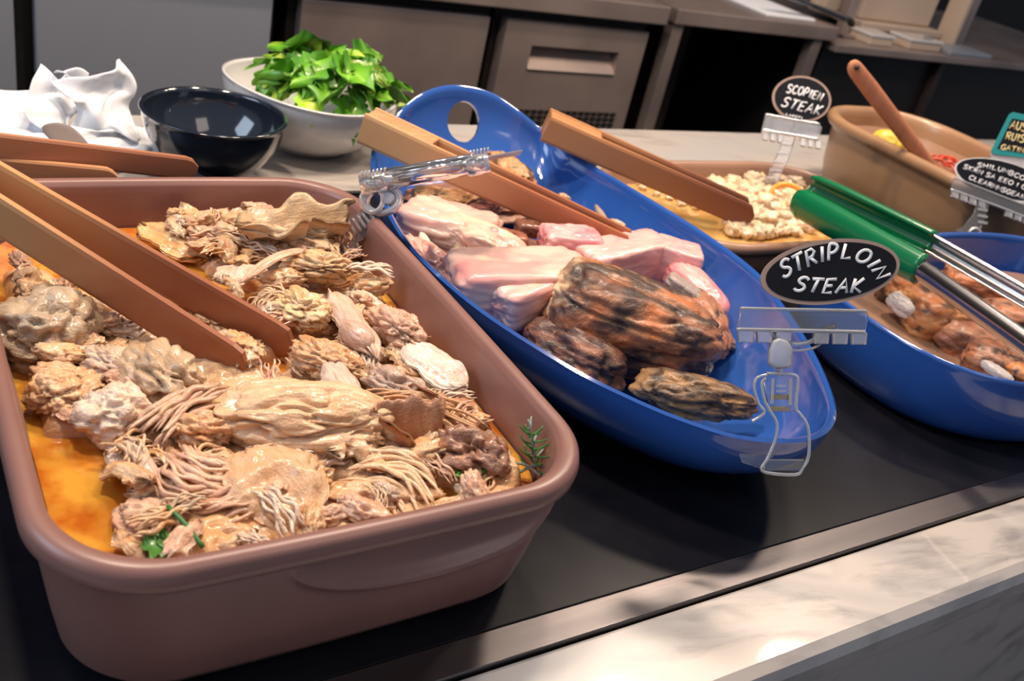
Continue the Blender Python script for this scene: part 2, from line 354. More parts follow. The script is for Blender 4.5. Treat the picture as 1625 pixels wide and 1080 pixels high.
def rect_dish(e, cx, cy, hx, hy, r, prof, m, bulge=0.012, n=256, lugs=(), rz=0, partname='dish_body'):
    V = []
    for d, z in prof:
        p = rrect(hx-d, hy-d, max(r-d*.6, .02), n, bulge)
        x, y = p[:, 0].copy(), p[:, 1].copy()
        for (ax, s, c0, hw, zt, depth, drop) in lugs:
            if prof.index((d, z)) > prof.index(max(prof, key=lambda q: q[1])): continue
            u, vv = (x, y) if ax == 'y' else (y, x)
            side = (vv*s > 0)
            lim = zt-drop*np.sqrt(np.clip(1-((u-c0)/hw)**2, 0, 1))
            k = np.clip((z-lim)/(.6*drop), 0, 1)**.7*(z < zt+.0005)*(np.abs(u-c0) < hw)*side
            edge = np.clip(1-((u-c0)/hw)**2, 0, 1)**.35
            mv = s*(depth*k*edge-.0065*edge*np.exp(-((z-lim)/.0052)**2)*(np.abs(u-c0) < hw)*side)
            if ax == 'y': y -= mv
            else: x -= mv
        V += [(cx+a, cy+b, z) for a, b in zip(x, y)]
    return part(partname, V, loftF(len(prof), n), m, e)
def interp_prof(pts, maxd=.0035):
    out = [pts[0]]
    for a, b in zip(pts, pts[1:]):
        k = max(1, int(math.hypot(b[0]-a[0], b[1]-a[1])/maxd)); k = min(k, 60)
        out += [(a[0]+(b[0]-a[0])*i/k, a[1]+(b[1]-a[1])*i/k) for i in range(1, k+1)]
    return out

BZ = .076
# 1: large terracotta dish with chicken
clay = empty('roasting_dish', (.221, .624, 0), 'large deep brown terracotta dish full of boiled chicken in orange broth', 'dish')
prof = interp_prof([(.07, .0004), (.034, .0006), (.025, .004), (.020, .012), (.016, .035), (.0105, .075), (.0065, .100), (.003, .1025), (.0005, .106), (0, .111), (.0012, .116), (.004, .1192), (.008, .1202), (.012, .1190), (.0148, .115), (.016, .109), (.020, .075), (.027, .035), (.036, .02), (.05, .013), (.075, .011)], .0015)
rect_dish(clay, .221, .624, .180, .254, .070, prof, M['clay'], .014, 520, lugs=(('y', -1, .050, .098, .1015, .0125, .038), ('x', -1, -.06, .10, .1015, .012, .036)))
p = rrect(.180-.0215, .254-.0215, .058, 120, .014)
V = [(.221, .624, BZ)]+[(.221+a*s, .624+b*s, BZ+(.0016 if s < 1 else 0)*(vn(np.array([[a*s*60, b*s*60, 0]]))[0]-.5)) for s in np.linspace(.05, 1.0, 24) for a, b in p]
F = [(0, 1+j, 1+(j+1) % 120) for j in range(120)]+[(1+i*120+j, 1+(i+1)*120+j, 1+(i+1)*120+(j+1) % 120, 1+i*120+(j+1) % 120) for i in range(23) for j in range(120)]
br = part('chicken_broth', V, F, M['broth'], None); tag(br, 'glossy orange broth filling the large terracotta dish around the chicken', 'broth')

# 2: blue boat dish with a pierced upright handle
def boat(e, rim, cen, bx, by, m, n, brz=0, th=.0075, base_n=2.2, pw=1.0, name='dish_body', lip=.005):
    """rim: closed outer outline (3-D); wall curves down to an oval foot"""
    R3 = spline(rim, n, True); c = np.array(cen); V = []
    ang = np.arctan2((R3[:, 1]-c[1])/by, (R3[:, 0]-c[0])/bx)
    B = np.stack([c[0]+bx*np.sign(np.cos(ang))*np.abs(np.cos(ang))**(2/base_n), c[1]+by*np.sign(np.sin(ang))*np.abs(np.sin(ang))**(2/base_n)], 1)
    D = R3[:, :2]-c; D /= np.linalg.norm(D, axis=1)[:, None]
    rows = []
    for s in np.linspace(0, 1, 26):
        g = math.sin(s*math.pi/2)**pw if True else s
        hz = 1-math.cos(s*math.pi/2)
        hz = .35*s+.65*hz
        rows.append(np.c_[B+(R3[:, :2]-B)*g, R3[:, 2]*hz*1.0])
    out = rows
    # outward lip, top, then inner wall
    top = rows[-1]
    ring = [np.c_[B*.0+c+(B-c)*.6, np.full(n, .0004)], np.c_[c+(B-c)*.97, np.full(n, .0004)]]+[np.c_[r[:, :2], np.maximum(r[:, 2], .0006)] for r in out]
    ring.append(top+np.c_[D*.0005, np.full(n, .003)])
    ring.append(top+np.c_[-D*th*.35, np.full(n, .0048)])
    ring.append(top+np.c_[-D*th*.8, np.full(n, .0030)])
    for r in out[::-1][1:]:
        ring.append(np.c_[r[:, :2]-D*th, r[:, 2]+th*.55+.001])
    ring.append(np.c_[c+(B-c)*.6, np.full(n, th)])
    return part(name, np.vstack(ring), loftF(len(ring), n), m, e)
Z1 = .088
rimpx = [(600, 300), (615, 345), (660, 410), (760, 498), (900, 588), (1000, 639), (1090, 676), (1180, 702), (1270, 705), (1316, 684), (1322, 640), (1290, 562), (1245, 492), (1204, 439), (1130, 382), (1050, 331), (960, 278), (905, 246)]
rim = [at(x, y, Z1) for x, y in rimpx]
hand = [atY(862, 212, 1.075), atY(820, 178, 1.095), atY(775, 150, 1.11), atY(720, 139, 1.115), atY(672, 150, 1.11), atY(630, 182, 1.09), atY(597, 226, 1.035), atY(588, 262, .97)]
blue = empty('boat_dish', (.62, .72, 0), 'blue glazed boat shaped dish with pierced upright handle holding rare beef', 'dish')
bd = boat(blue, rim+hand, (.625, .735), .10, .235, M['blue'], 300)
# pierced handle: real hole cut through the wall
hc = Vector(atY(740, 192, 1.085)); cut = bpy.data.objects.new('hole_cutter', None)
me = bpy.data.meshes.new('hole_cutter'); bm = bmesh.new(); bmesh.ops.create_cone(bm, cap_ends=True, segments=48, radius1=.026, radius2=.026, depth=.10)
bm.to_mesh(me); bm.free(); cut = bpy.data.objects.new('hole_cutter', me); COL.objects.link(cut)
nrm = Vector((-.22, -.88, .42)); cut.matrix_world = Matrix.Translation(hc) @ nrm.to_track_quat('Z', 'Y').to_matrix().to_4x4() @ Matrix.Diagonal((.92, 1.05, 1, 1))
fixn(bd)
bo = bd.modifiers.new('hole', 'BOOLEAN'); bo.operation = 'DIFFERENCE'; bo.object = cut; bo.solver = 'EXACT'
bpy.context.view_layer.update()
dg = bpy.context.evaluated_depsgraph_get(); nm = bpy.data.meshes.new_from_object(bd.evaluated_get(dg)); bd.modifiers.clear(); bd.data = nm
nm.polygons.foreach_set('use_smooth', [True]*len(nm.polygons)); nm.set_sharp_from_angle(angle=math.radians(50))
bpy.data.objects.remove(cut)

# 3: second blue dish, cut by the right edge
blue2 = empty('oval_dish', (1.21, .565, 0), 'deep blue oval dish with brown meat at the right edge of the counter', 'dish')
def oval(cx, cy, hx, hy, z, n=14, e=2.6, rz=0):
    o = []
    for i in range(n):
        t = 2*math.pi*i/n; a = hx*math.copysign(abs(math.cos(t))**(2/e), math.cos(t)); b = hy*math.copysign(abs(math.sin(t))**(2/e), math.sin(t))
        o.append((cx+a*math.cos(rz)-b*math.sin(rz), cy+a*math.sin(rz)+b*math.cos(rz), z))
    return o
boat(blue2, oval(1.21, .556, .315, .182, .086, 40, 3.0), (1.21, .556), .288, .160, M['blue'], 240, pw=.55, base_n=2.6)

# 4: low clay dish of garlic
clay2 = empty('serving_dish', (1.065, .90, 0), 'low brown clay dish with chopped garlic in pale oil behind the blue boat dish', 'dish')
prof = interp_prof([(.07, .0004), (.04, .0006), (.03, .004), (.018, .025), (.009, .053), (.0045, .056), (.001, .059), (0, .064), (.003, .0695), (.008, .071), (.013, .069), (.0155, .062), (.02, .045), (.032, .018), (.05, .012), (.07, .011)], .006)
rect_dish(clay2, 1.065, .905, .238, .142, .10, prof, M['clay_light'], .03, 200)
p = rrect(.238-.022, .142-.022, .085, 80, .03)
V = [(1.065, .905, .0405)]+[(1.065+a*s, .905+b*s, .0405) for s in (.5, 1) for a, b in p]
F = [(0, 1+j, 1+(j+1) % 80) for j in range(80)]+[(1+j, 81+j, 81+(j+1) % 80, 1+(j+1) % 80) for j in range(80)]
tag(part('garlic_oil', V, F, M['broth_pale'], None), 'pale golden oil in the low clay dish of chopped garlic', 'oil')

# 5: tall beige pot
pot = empty('stoneware_pot', (1.54, .94, 0), 'tall beige stoneware pot with rolled rim and a wooden spoon in it', 'pot')
prof = interp_prof([(.06, .0004), (.035, .0006), (.026, .006), (.018, .04), (.012, .10), (.010, .107), (.004, .109), (0, .114), (-.001, .120), (.002, .126), (.008, .129), (.014, .127), (.018, .120), (.020, .10), (.024, .05), (.04, .014), (.06, .012)], .008)
prof = [(a, b+.0024) for a, b in prof]
rect_dish(pot, 1.570, .960, .150, .218, .115, prof, M['beige'], .01, 200)
p = rrect(.150-.021, .218-.021, .10, 80, .01)
V = [(1.570, .960, .098)]+[(1.570+a*s, .960+b*s, .098) for s in (.5, 1) for a, b in p]
tag(part('brown_sauce', V, F, M['sauce'], None), 'smooth brown sauce filling the tall beige pot', 'sauce')

# bowls at the back
def bowl(e, cx, cy, prof, m, n=96, wav=0, name='bowl_body', tilt=(0, 0)):
    V = []
    for r, z in prof:
        for j in range(n):
            t = 2*math.pi*j/n; zz = z+(wav*math.sin(2*t+1.1)+tilt[0]*math.cos(t)+tilt[1]*math.sin(t))*(z/.1)**2
            V.append((cx+r*math.cos(t), cy+r*math.sin(t), zz))
    return part(name, V, loftF(len(prof), n), m, e)
def lathe_prof(R, H, rb, th=.003, k=14, lip=.002, pw=.5):
    o = [(rb*.5, .004), (rb*.85, .0035), (rb*.88, .0005), (rb, .0005), (rb*1.02, .004)]
    cur = [(rb+(R-rb)*math.sin(s*math.pi/2)**pw, .006+(H-.006)*s) for s in np.linspace(.02, 1, k)]
    o += cur+[(R+lip, H+.0005), (R+lip*.6, H+.002), (R-th*.6, H+.0018)]+[(max(r-th, .004), z+.002) for r, z in cur[::-1]]+[(rb*.6, .0075), (rb*.2, .007)]
    return o
c = at(343, 175, .068)
bb = empty('lacquer_bowl', (.365, 1.215, 0), 'empty glossy black bowl between the white paper and the white bowl', 'bowl')
bowl(bb, .345, 1.146, lathe_prof(.086, .088, .034, .003, 16, .0025, .8), M['blackbowl'])
wb = empty('white_bowl', (.50, 1.24, 0), 'white bowl heaped with green leaves behind the black bowl', 'bowl')
bowl(wb, .517, 1.271, lathe_prof(.123, .090, .058, .004, 18, .001, .6), M['white'], wav=.005)
pan = empty('black_saucer', (.88, 1.21, 0), 'shallow black dish half hidden behind the second wooden tongs', 'dish')
bowl(pan, .895, 1.185, lathe_prof(.072, .026, .04, .003, 8, .002, .8), M['blackbowl'])

# ------------------------------------------------------------------ wooden tongs
def frame_from(A, B, up=(0, 0, 1)):
    x = (B-A)/np.linalg.norm(B-A); u = np.array(up, float); y = np.cross(u, x); y /= np.linalg.norm(y); z = np.cross(x, y); return x, y, z
def bar(name, pts, hw, th, m, parent, up=(0, 0, 1), ramp=None):
    """flat strip on edge: pts centre line (last = tip), hw half height, th half thickness"""
    P = spline(pts, 26); V = []; k = len(P)
    L_ = np.r_[0, np.cumsum(np.linalg.norm(np.diff(P, axis=0), axis=1))]; tot = L_[-1]
    prof8 = [(-1, -.8), (-.7, -1), (.7, -1), (1, -.8), (1, .8), (.7, 1), (-.7, 1), (-1, .8)]
    for i, p_ in enumerate(P):
        a = P[max(i-1, 0)]; b = P[min(i+1, k-1)]; x, y, z = frame_from(a, b, up)
        e_ = (tot-L_[i])/.012; f = 1 if e_ > 1 else max(.35, math.sqrt(max(0, 1-(1-e_)**2)))
        h = (hw if np.isscalar(hw) else np.interp(L_[i]/tot, [0, 1], hw))*f
        for u, v in prof8: V.append(p_+y*th*u+z*h*v)
    c = None
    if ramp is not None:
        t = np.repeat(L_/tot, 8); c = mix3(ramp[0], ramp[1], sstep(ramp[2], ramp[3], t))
    return part(name, V, loftF(k, 8), m, parent, c, smooth=False)
def tongs(label, A, B, sep, hw, th, blockL, mats, spread=.0, up=(0, 0, 1), sidev=None, cat='tongs', group=None, ramp=None):
    """A = closed end, B = tip end; two strips and the spacer block between them"""
    A = np.array(A); B = np.array(B); e = empty('wooden_tongs', tuple(B), label, cat, group)
    x, y, z = frame_from(A, B, up)
    if sidev is not None: y = np.array(sidev)/np.linalg.norm(sidev)
    Lg = np.linalg.norm(B-A)
    for s in (1, -1):
        c0 = A+y*s*(sep*.5); 
        pts = [c0, c0+x*blockL, A+x*Lg*.6+y*s*(sep*.5+spread*.6), B+y*s*(sep*.5+spread)]
        bar('tong_arm', pts, hw, th, mats[0], e, up, ramp)
    V, F = obox(A+x*blockL*.5+x*.001, x*blockL*.5, y*(sep*.5-th*1.0), z*hw[0]*.98 if not np.isscalar(hw) else z*hw*.98)
    part('spacer_block', V, F, mats[1], e, smooth=False, bevel=.0015)
    return e
# tongs in the chicken: two strips running in from beyond the left edge
A = (at(-170, 175, .20)+at(-170, 235, .20))/2; 
e = empty('wooden_tongs', tuple(at(440, 560, .1)), 'large reddish wooden tongs with open arms dipping into the chicken', 'tongs')
a0 = at(-200, 175, .19); b0 = at(462, 553, .088); a1 = at(-200, 215, .185); b1 = at(388, 588, .085)
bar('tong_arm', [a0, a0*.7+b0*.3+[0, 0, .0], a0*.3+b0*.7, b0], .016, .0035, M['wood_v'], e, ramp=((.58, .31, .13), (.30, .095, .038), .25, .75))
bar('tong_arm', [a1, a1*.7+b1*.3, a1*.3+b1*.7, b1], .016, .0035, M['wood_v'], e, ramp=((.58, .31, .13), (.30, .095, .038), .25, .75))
m_ = (a0+a1)/2; dx = (b0-a0)/np.linalg.norm(b0-a0); x, y, z = frame_from(a0, b0)
wv = (a1-a0)/2; part('spacer_block', *obox(m_+dx*.03, dx*.03, wv*.85, z*.013), M['wood'], e, smooth=False)
# tongs behind the dish
e = empty('wooden_tongs', tuple(at(150, 250, .12)), 'wooden tongs lying across the far left rim of the terracotta dish', 'tongs')
a0 = at(-150, 214, .150); b0 = at(312, 268, .113)
bar('tong_arm', [a0, (a0+b0)/2, b0], .0115, .0035, M['wood_v'], e, ramp=((.50, .25, .14), (.42, .17, .09), 0, 1))
a1 = at(-150, 252, .125); b1 = at(185, 282, .1125)
bar('tong_arm', [a1, (a1+b1)/2, b1], .0095, .0035, M['wood'], e)
# tongs in the beef and in the garlic
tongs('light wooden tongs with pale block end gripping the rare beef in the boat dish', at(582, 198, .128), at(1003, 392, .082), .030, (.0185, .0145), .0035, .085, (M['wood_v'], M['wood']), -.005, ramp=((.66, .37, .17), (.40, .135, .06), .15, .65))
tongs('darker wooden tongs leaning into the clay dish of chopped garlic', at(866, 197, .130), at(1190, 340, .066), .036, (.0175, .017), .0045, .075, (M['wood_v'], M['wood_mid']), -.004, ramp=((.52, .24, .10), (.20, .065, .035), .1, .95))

# green handled steel tongs
gt = empty('steel_tongs', tuple(at(1470, 420, .13)), 'steel tongs with bright green silicone heads lying over the second blue dish', 'tongs')
def channel(name, pts, wid, dep, th, m, parent, upv=(0, 0, 1), flip=1, taper=None):
    """U-section arm: curved sheet open to one side"""
    P = spline(pts, 24); V = []; k = len(P); prof_ = []
    for t in np.linspace(-math.pi/2-.25, math.pi/2+.25, 12): prof_.append((math.sin(t)*1.0, math.cos(t)))
    inner = [((1-th/wid)*a, (b-th/dep*1.0)) for a, b in prof_[::-1]]
    prof_ = prof_+inner; n = len(prof_)
    for i, p_ in enumerate(P):
        x, y, z = frame_from(P[max(i-1, 0)], P[min(i+1, k-1)], upv)
        f = 1 if taper is None else np.interp(i/(k-1), *taper)
        for a, b in prof_: V.append(p_+z*a*wid*f+y*b*dep*flip*(f if f > .6 else .6))
    return part(name, V, loftF(k, n), m, parent)
g0, g1, s1 = at(1263, 318, .118), at(1462, 428, .122), at(1760, 640, .125)
channel('silicone_head', [g0, g0*.5+g1*.5, g1], .021, .014, .006, M['green'], gt, flip=-1, taper=([0, .08, .3, 1], [.75, .95, 1, .92]))
channel('steel_arm', [g1-(g1-g0)*.03, (g1+s1)/2, s1], .0125, .010, .003, M['chrome'], gt, flip=-1)
h0, h1, s2 = at(1285, 292, .128), at(1478, 385, .132), at(1780, 560, .125)
channel('silicone_head', [h0, h0*.5+h1*.5, h1], .018, .012, .006, M['green'], gt, flip=1, taper=([0, .08, .3, 1], [.7, .9, 1, .9]))
channel('steel_arm', [h1-(h1-h0)*.03, (h1+s2)/2, s2], .0125, .010, .003, M['chrome'], gt, flip=1)

# wooden spoon in the pot
sp = empty('wooden_spoon', tuple(at(1470, 262, .11)), 'reddish wooden spoon with a hole in its handle standing in the beige pot', 'spoon')
a, b = atY(1349, 99, 1.0), atY(1478, 268, .93); b[2] = max(b[2], .099)
P = spline([a, a*.75+b*.25, a*.35+b*.65, b, b+(b-a)*.12], 40); rr = np.interp(np.linspace(0, 1, 40), [0, .03, .08, .25, .7, 1], [.004, .010, .013, .0145, .0125, .011])
o = part('handle', *tubeVF(P, rr, 16, .5, up=(-.5, -.7, .3)), M['spoonwood'], sp)
hp = P[3]; nn = np.array([-.53, -.7, .48]); hole = part('hanging_hole', *tubeVF([hp+nn*.0045, hp+nn*.0085], .0042, 20), M['dark'], o)
part('spoon_bowl', *tubeVF(spline([P[-1], P[-1]+(b-a)*.1+[0, 0, .004], P[-1]+(b-a)*.3+[0, 0, .01]], 12), np.array([.012, .016, .022, .026, .028, .029, .029, .028, .026, .022, .015, .006]), 14, .3), M['spoonwood'], sp)
tag(o, None, None)

# ------------------------------------------------------------------ food makers (local frame: x length, y width, z height)
_ico = {}
def ico(sub):
    if sub not in _ico:
        bm = bmesh.new(); bmesh.ops.create_icosphere(bm, subdivisions=sub, radius=1)
        _ico[sub] = (np.array([v.co[:] for v in bm.verts]), [tuple(v.index for v in f.verts) for f in bm.faces]); bm.free()
    return _ico[sub]
def chunk(L, W, H, seed, lump=.35, fold=.18, fib=.05, sub=5, boxy=0, foldscale=2.2, fibdir=(3, 22, 22), taper=0):
    P, F = ico(sub); P = P.copy(); U = P.copy()
    if boxy: q = 2+boxy; P = P/((np.abs(P)**q).sum(1)**(1/q))[:, None]
    o = seed*13.7
    warp = np.stack([fbm(U*1.6+o, 2, 1), fbm(U*1.6+o, 2, 2), fbm(U*1.6+o, 2, 3)], 1)-.5
    Q = U+warp*.9
    l = fbm(U*1.3+o, 3, seed)-.5; rg = ridge(Q*foldscale*np.array((.75, 1.5, 1.5))+o, 2, seed+5); fb = ridge(Q*np.array(fibdir)+o, 3, seed+9); l = l+.25*(fbm(Q*4+o, 3, seed+6)-.5)
    cr = np.clip(rg, 0, 1)
    r = 1+lump*2*l-fold*(np.clip((cr-.45)/.55, 0, 1)**2.5)*1.9+fib*1.3*(fb-.5)
    V = P*r[:, None]
    if taper: V[:, 1:] *= (1-taper*(V[:, 0:1]*.5+.5))
    V = V*np.array([L, W, H])*.5
    return V, F, dict(U=U, l=l, cr=cr, fb=fb, r=r, o=o)
def sheet(L, W, T, seed, arch=.3, wav=.15, rag=.35, fibs=14, nx=60, ny=26, curl=0, twist=0, fold=0, fray=0):
    """torn flap of meat or skin: fibrous, ragged, with real thickness"""
    u = np.linspace(-1, 1, nx); v = np.linspace(-1, 1, ny); U, Vv = np.meshgrid(u, v, indexing='ij'); U = U.ravel(); Vv = Vv.ravel(); o = seed*7.3
    z0 = np.zeros_like(U)
    env = np.sqrt(np.clip(1-np.abs(U)**3.5, .02, 1)); 
    edge = 1+rag*(fbm(np.c_[U*3+o, np.sign(Vv)*3, z0], 3, seed)-.5)*2
    endr = 1+rag*.8*(fbm(np.c_[np.sign(U)*4, Vv*(6+fray*14)+o, z0], 2, seed+3)-.5)*2*np.abs(U)**3
    x = U*L*.5*endr; y = Vv*W*.5*env*edge
    fb = ridge(np.c_[U*1.2+o, Vv*fibs*.5, z0], 2, seed+2)
    big = fbm(np.c_[U*1.5+o, Vv*1.5, z0], 3, seed+4)-.5
    z = arch*L*.5*(1-U**2)+wav*W*2*big+.10*W*(fb-.5)*(.4+fray)
    if fold: z = z+fold*W*np.sin(Vv*4+U*2+o)*.3
    if curl:
        a = Vv*curl; rad = W*.5*env*edge/max(curl, .01); y = rad*np.sin(a); z = z-rad*(1-np.cos(a))
    if twist: a = U*twist; y, z = y*np.cos(a)-z*np.sin(a), y*np.sin(a)+z*np.cos(a)
    e = np.clip(1-np.maximum(np.abs(Vv)**6, np.abs(U)**8), 0.05, 1)**.5
    top = np.c_[x, y, z+T*.5*e]; bot = np.c_[x, y, z-T*.5*e]
    V = np.vstack([top, bot]); F = []; n = nx*ny
    for i in range(nx-1):
        for j in range(ny-1):
            a, b, c, d = i*ny+j, i*ny+j+1, (i+1)*ny+j+1, (i+1)*ny+j
            F.append((a, d, c, b)); F.append((a+n, b+n, c+n, d+n))
    for i in range(nx-1): 
        for j in (0, ny-1):
            a, b = i*ny+j, (i+1)*ny+j; F.append((a, a+n, b+n, b) if j else (a, b, b+n, a+n))
    for j in range(ny-1):
        for i in (0, nx-1):
            a, b = i*ny+j, i*ny+j+1; F.append((a, b, b+n, a+n) if i else (a, a+n, b+n, b))
    return V, F, dict(U=V/np.array([L, W, W])*2, l=np.r_[big, big], cr=1-np.r_[fb, fb], fb=np.r_[fb, fb], o=o, u=np.r_[U, U], v=np.r_[Vv, Vv])
def bundle(L, W, n, seed, bend=.5, r=.0011, fan=.3, H=.006):
    """bunch of loose meat fibres"""
    rr = random.Random(seed); VV = []; FF = []; tone = []
    for k in range(n):
        t = np.linspace(-1, 1, 16); off = (k/(n-1)-.5)*W if n > 1 else 0; zz = rr.uniform(-.5, .5)*H+H*.6*(1-(2*k/(max(n-1, 1))-1)**2)
        ln = L*.5*rr.uniform(.75, 1.1); f = 1+fan*t+rr.uniform(-.1, .1)
        y = off*f+bend*L*.3*(1-t*t)+.0012*np.sin(t*rr.uniform(3, 8)+rr.random()*6); x = t*ln+rr.uniform(-.1, .1)*L; z = zz+.12*L*(1-t*t)*(.6+.4*abs(bend))+.001*np.sin(t*6+k)
        R_ = r*rr.uniform(.7, 1.6)*np.sqrt(np.clip(1-t**4, .05, 1))
        v, f_ = tubeVF(np.c_[x, y, z], R_, 6, .8); n0 = len(VV); VV += [tuple(q) for q in v]; FF += [tuple(i+n0 for i in q) for q in f_]; tone += [rr.random()]*len(v)
    V = np.array(VV); tone = np.array(tone)
    return V, FF, dict(U=V/L*2, l=tone-.5, cr=tone*0, fb=tone, o=seed*3.1)
CREAM = (.70, .47, .27); PALE = (.78, .60, .41); GREYT = (.42, .33, .27); TAN = (.55, .33, .17); ORNG = (.66, .28, .07); SKIN = (.66, .60, .54); BRN = (.28, .13, .075)
def chick_col(d, seed, a=CREAM, b=PALE, c=TAN, warm=.25, grey=.2):
    U = d['U']; o = d['o']; n1 = fbm(U*1.7+o+5, 3, seed+11); n2 = fbm(U*2.3+o+9, 3, seed+21); n3 = fbm(U*3+o, 4, seed+31)
    col = mix3(a, b, sstep(.35, .65, n1)); col = mix3(col, c, sstep(.55, .8, n3)*.7)
    col = mix3(col, ORNG, sstep(.60-.1*warm, .78, n2)*warm*2); col = mix3(col, GREYT, sstep(.50, .8, 1-n2)*grey*2)
    return mix3(col, c, np.clip(d['fb']-.5, 0, 1)*1.0)*np.array((1.02, .90, .78))
def place(name, VFd, m, col, P1, P2, label, cat, group=None, roll=0, up=(0, 0, 1), pitch=None):
    """put a piece so that its length runs from P1 to P2 (world points)"""
    V, F, d = VFd; P1 = np.array(P1); P2 = np.array(P2); x, y, z = frame_from(P1, P2, up); c = (P1+P2)/2
    R_ = Matrix(((x[0], y[0], z[0], c[0]), (x[1], y[1], z[1], c[1]), (x[2], y[2], z[2], c[2]), (0, 0, 0, 1))) @ Matrix.Rotation(roll, 4, 'X')
    o = ob(name, make_mesh(name, V, F, m, col), None, mtx=R_); return tag(o, label, cat, group)
def ln(P1, P2): return float(np.linalg.norm(np.array(P1)-np.array(P2)))

# ------------------------------------------------------------------ boiled chicken in the large dish
# finely shredded bed that nobody could count
def in_poly(x, y, poly):
    c = False; n = len(poly)
    for i in range(n):
        x1, y1 = poly[i]; x2, y2 = poly[(i+1) % n]
        if (y1 > y) != (y2 > y) and x < (x2-x1)*(y-y1)/(y2-y1)+x1: c = not c
    return c
def flat(px, z): return [tuple(at(x, y, z)[:2]) for x, y in px]
OPEN = [flat(q, .08) for q in ([(-60, 365), (200, 352), (240, 372), (330, 430), (420, 470), (400, 490), (250, 470), (160, 470), (60, 425), (-60, 425)], [(40, 690), (150, 690), (185, 700), (205, 800), (185, 840), (230, 870), (150, 900), (30, 820)], [(470, 775), (560, 765), (545, 800), (480, 835)], [(660, 770), (720, 765), (735, 785), (660, 800)], [(418, 568), (455, 565), (450, 590), (420, 598)])]
CX, CY, CHX, CHY = .221, .624, .156, .230
def inside(x, y, mrg=0):
    a, b = abs(x-CX), abs(y-CY); rr_ = .055; hx, hy = CHX-mrg, CHY-mrg
    if a > hx or b > hy: return False
    return not (a > hx-rr_ and b > hy-rr_ and math.hypot(a-(hx-rr_), b-(hy-rr_)) > rr_)
def is_open(x, y): return any(in_poly(x, y, q) for q in OPEN)
N_ = 150; gx = np.linspace(CX-CHX, CX+CHX, N_); gy = np.linspace(CY-CHY, CY+CHY, int(N_*1.45)); GX, GY = np.meshgrid(gx, gy, indexing='ij')
Pn = np.c_[GX.ravel(), GY.ravel(), np.zeros(GX.size)]
hgt = .070+.020*fbm(Pn*28, 4, 3)+.006*ridge(Pn*70, 2, 8)
k = 0
mask = np.array([(0 if is_open(x, y) else 1) if inside(x, y, .004) else -1 for x, y in Pn[:, :2]])
mk = mask.reshape(GX.shape).astype(float); mm_ = np.clip(mk, 0, 1)
for _ in range(6): mm_ = (mm_+np.roll(mm_, 1, 0)+np.roll(mm_, -1, 0)+np.roll(mm_, 1, 1)+np.roll(mm_, -1, 1))/5
h2 = .058+(hgt.reshape(GX.shape)-.058)*mm_; hv = h2.ravel()
colb = mix3(TAN, CREAM, sstep(.3, .7, fbm(Pn*60, 3, 5))); colb = mix3(colb, ORNG, sstep(.5, .8, fbm(Pn*35+4, 2, 6))*.5)
ny_ = GX.shape[1]; F = []
for i in range(GX.shape[0]-1):
    for j in range(ny_-1):
        q = (i*ny_+j, (i+1)*ny_+j, (i+1)*ny_+j+1, i*ny_+j+1)
        if all(mask[t] >= 0 for t in q): F.append(q)
o = part('shredded_chicken_bed', np.c_[Pn[:, :2], hv], F, M['chicken'], None, colb); fixn(o)
tag(o, 'finely shredded chicken lying beneath the larger pieces in the terracotta dish', 'chicken', kind='stuff')

CH = []   # named pieces: kind, p1, p2 (pixels), z1, z2, width, height, seed, colours, label
def C_(kind, p1, p2, z1, z2, W, H, seed, label, cols=None, group=None, **kw):
    P1 = at(*p1, z1); P2 = at(*p2, z2); L = ln(P1, P2)*1.06
    if kind == 'chunk': r = chunk(L, W, H, seed, **kw)
    elif kind == 'sheet': r = sheet(L, W, H, seed, **kw)
    else: r = bundle(L, W, kw.pop('n', 14), seed, H=H*.35, **kw)
    cc = cols or {}; return place({'chunk': 'chicken_piece', 'sheet': 'chicken_flap', 'bundle': 'chicken_strand'}[kind], r, M['chicken'], chick_col(r[2], seed, **cc), P1, P2, label, 'chicken', group)
GS = dict(a=(.52, .44, .34), b=(.62, .55, .44), c=(.45, .36, .24), warm=.2, grey=.25)
SK = dict(a=(.70, .62, .54), b=(.78, .72, .66), c=(.62, .44, .34), warm=.1, grey=.1)
BR = dict(a=(.40, .19, .10), b=(.58, .34, .2), c=(.36, .16, .09), warm=.25, grey=.2)
PK = dict(a=(.70, .45, .34), b=(.78, .58, .46), c=(.5, .3, .22), warm=.2, grey=.2)
C_('chunk', (5, 503), (146, 540), .092, .090, .085, .060, 1, 'large lumpy grey-green skinned chicken piece at the left edge', GS, lump=.25, fold=.16)
C_('chunk', (345, 660), (625, 670), .098, .096, .068, .050, 2, 'biggest smooth cream chicken breast in the middle of the terracotta dish', dict(a=(.72, .54, .36), b=(.82, .66, .48), c=(.60, .38, .22), warm=.18, grey=.12), lump=.18, fold=.14, foldscale=1.7, sub=6, fib=.035)
C_('chunk', (205, 560), (300, 640), .096, .094, .048, .045, 3, 'rounded greenish chicken knob below the tips of the tongs', dict(a=(.58, .46, .32), b=(.66, .55, .40), c=(.5, .36, .24), warm=.15, grey=.2), fold=.25, foldscale=1.5)
C_('chunk', (118, 650), (235, 665), .092, .092, .044, .040, 4, 'pale grey round chicken lump at the left above the open broth', SK, fold=.14)
C_('chunk', (45, 640), (130, 610), .09, .092, .040, .030, 5, 'cream ragged chicken piece against the left wall above the grey lump', fold=.22)
C_('chunk', (575, 590), (675, 650), .098, .094, .040, .034, 6, 'grey fibrous thigh meat right of the big cream breast', dict(a=(.50, .38, .32), b=(.60, .48, .42), c=(.38, .27, .23), warm=.1, grey=.4), fold=.3, fib=.09)
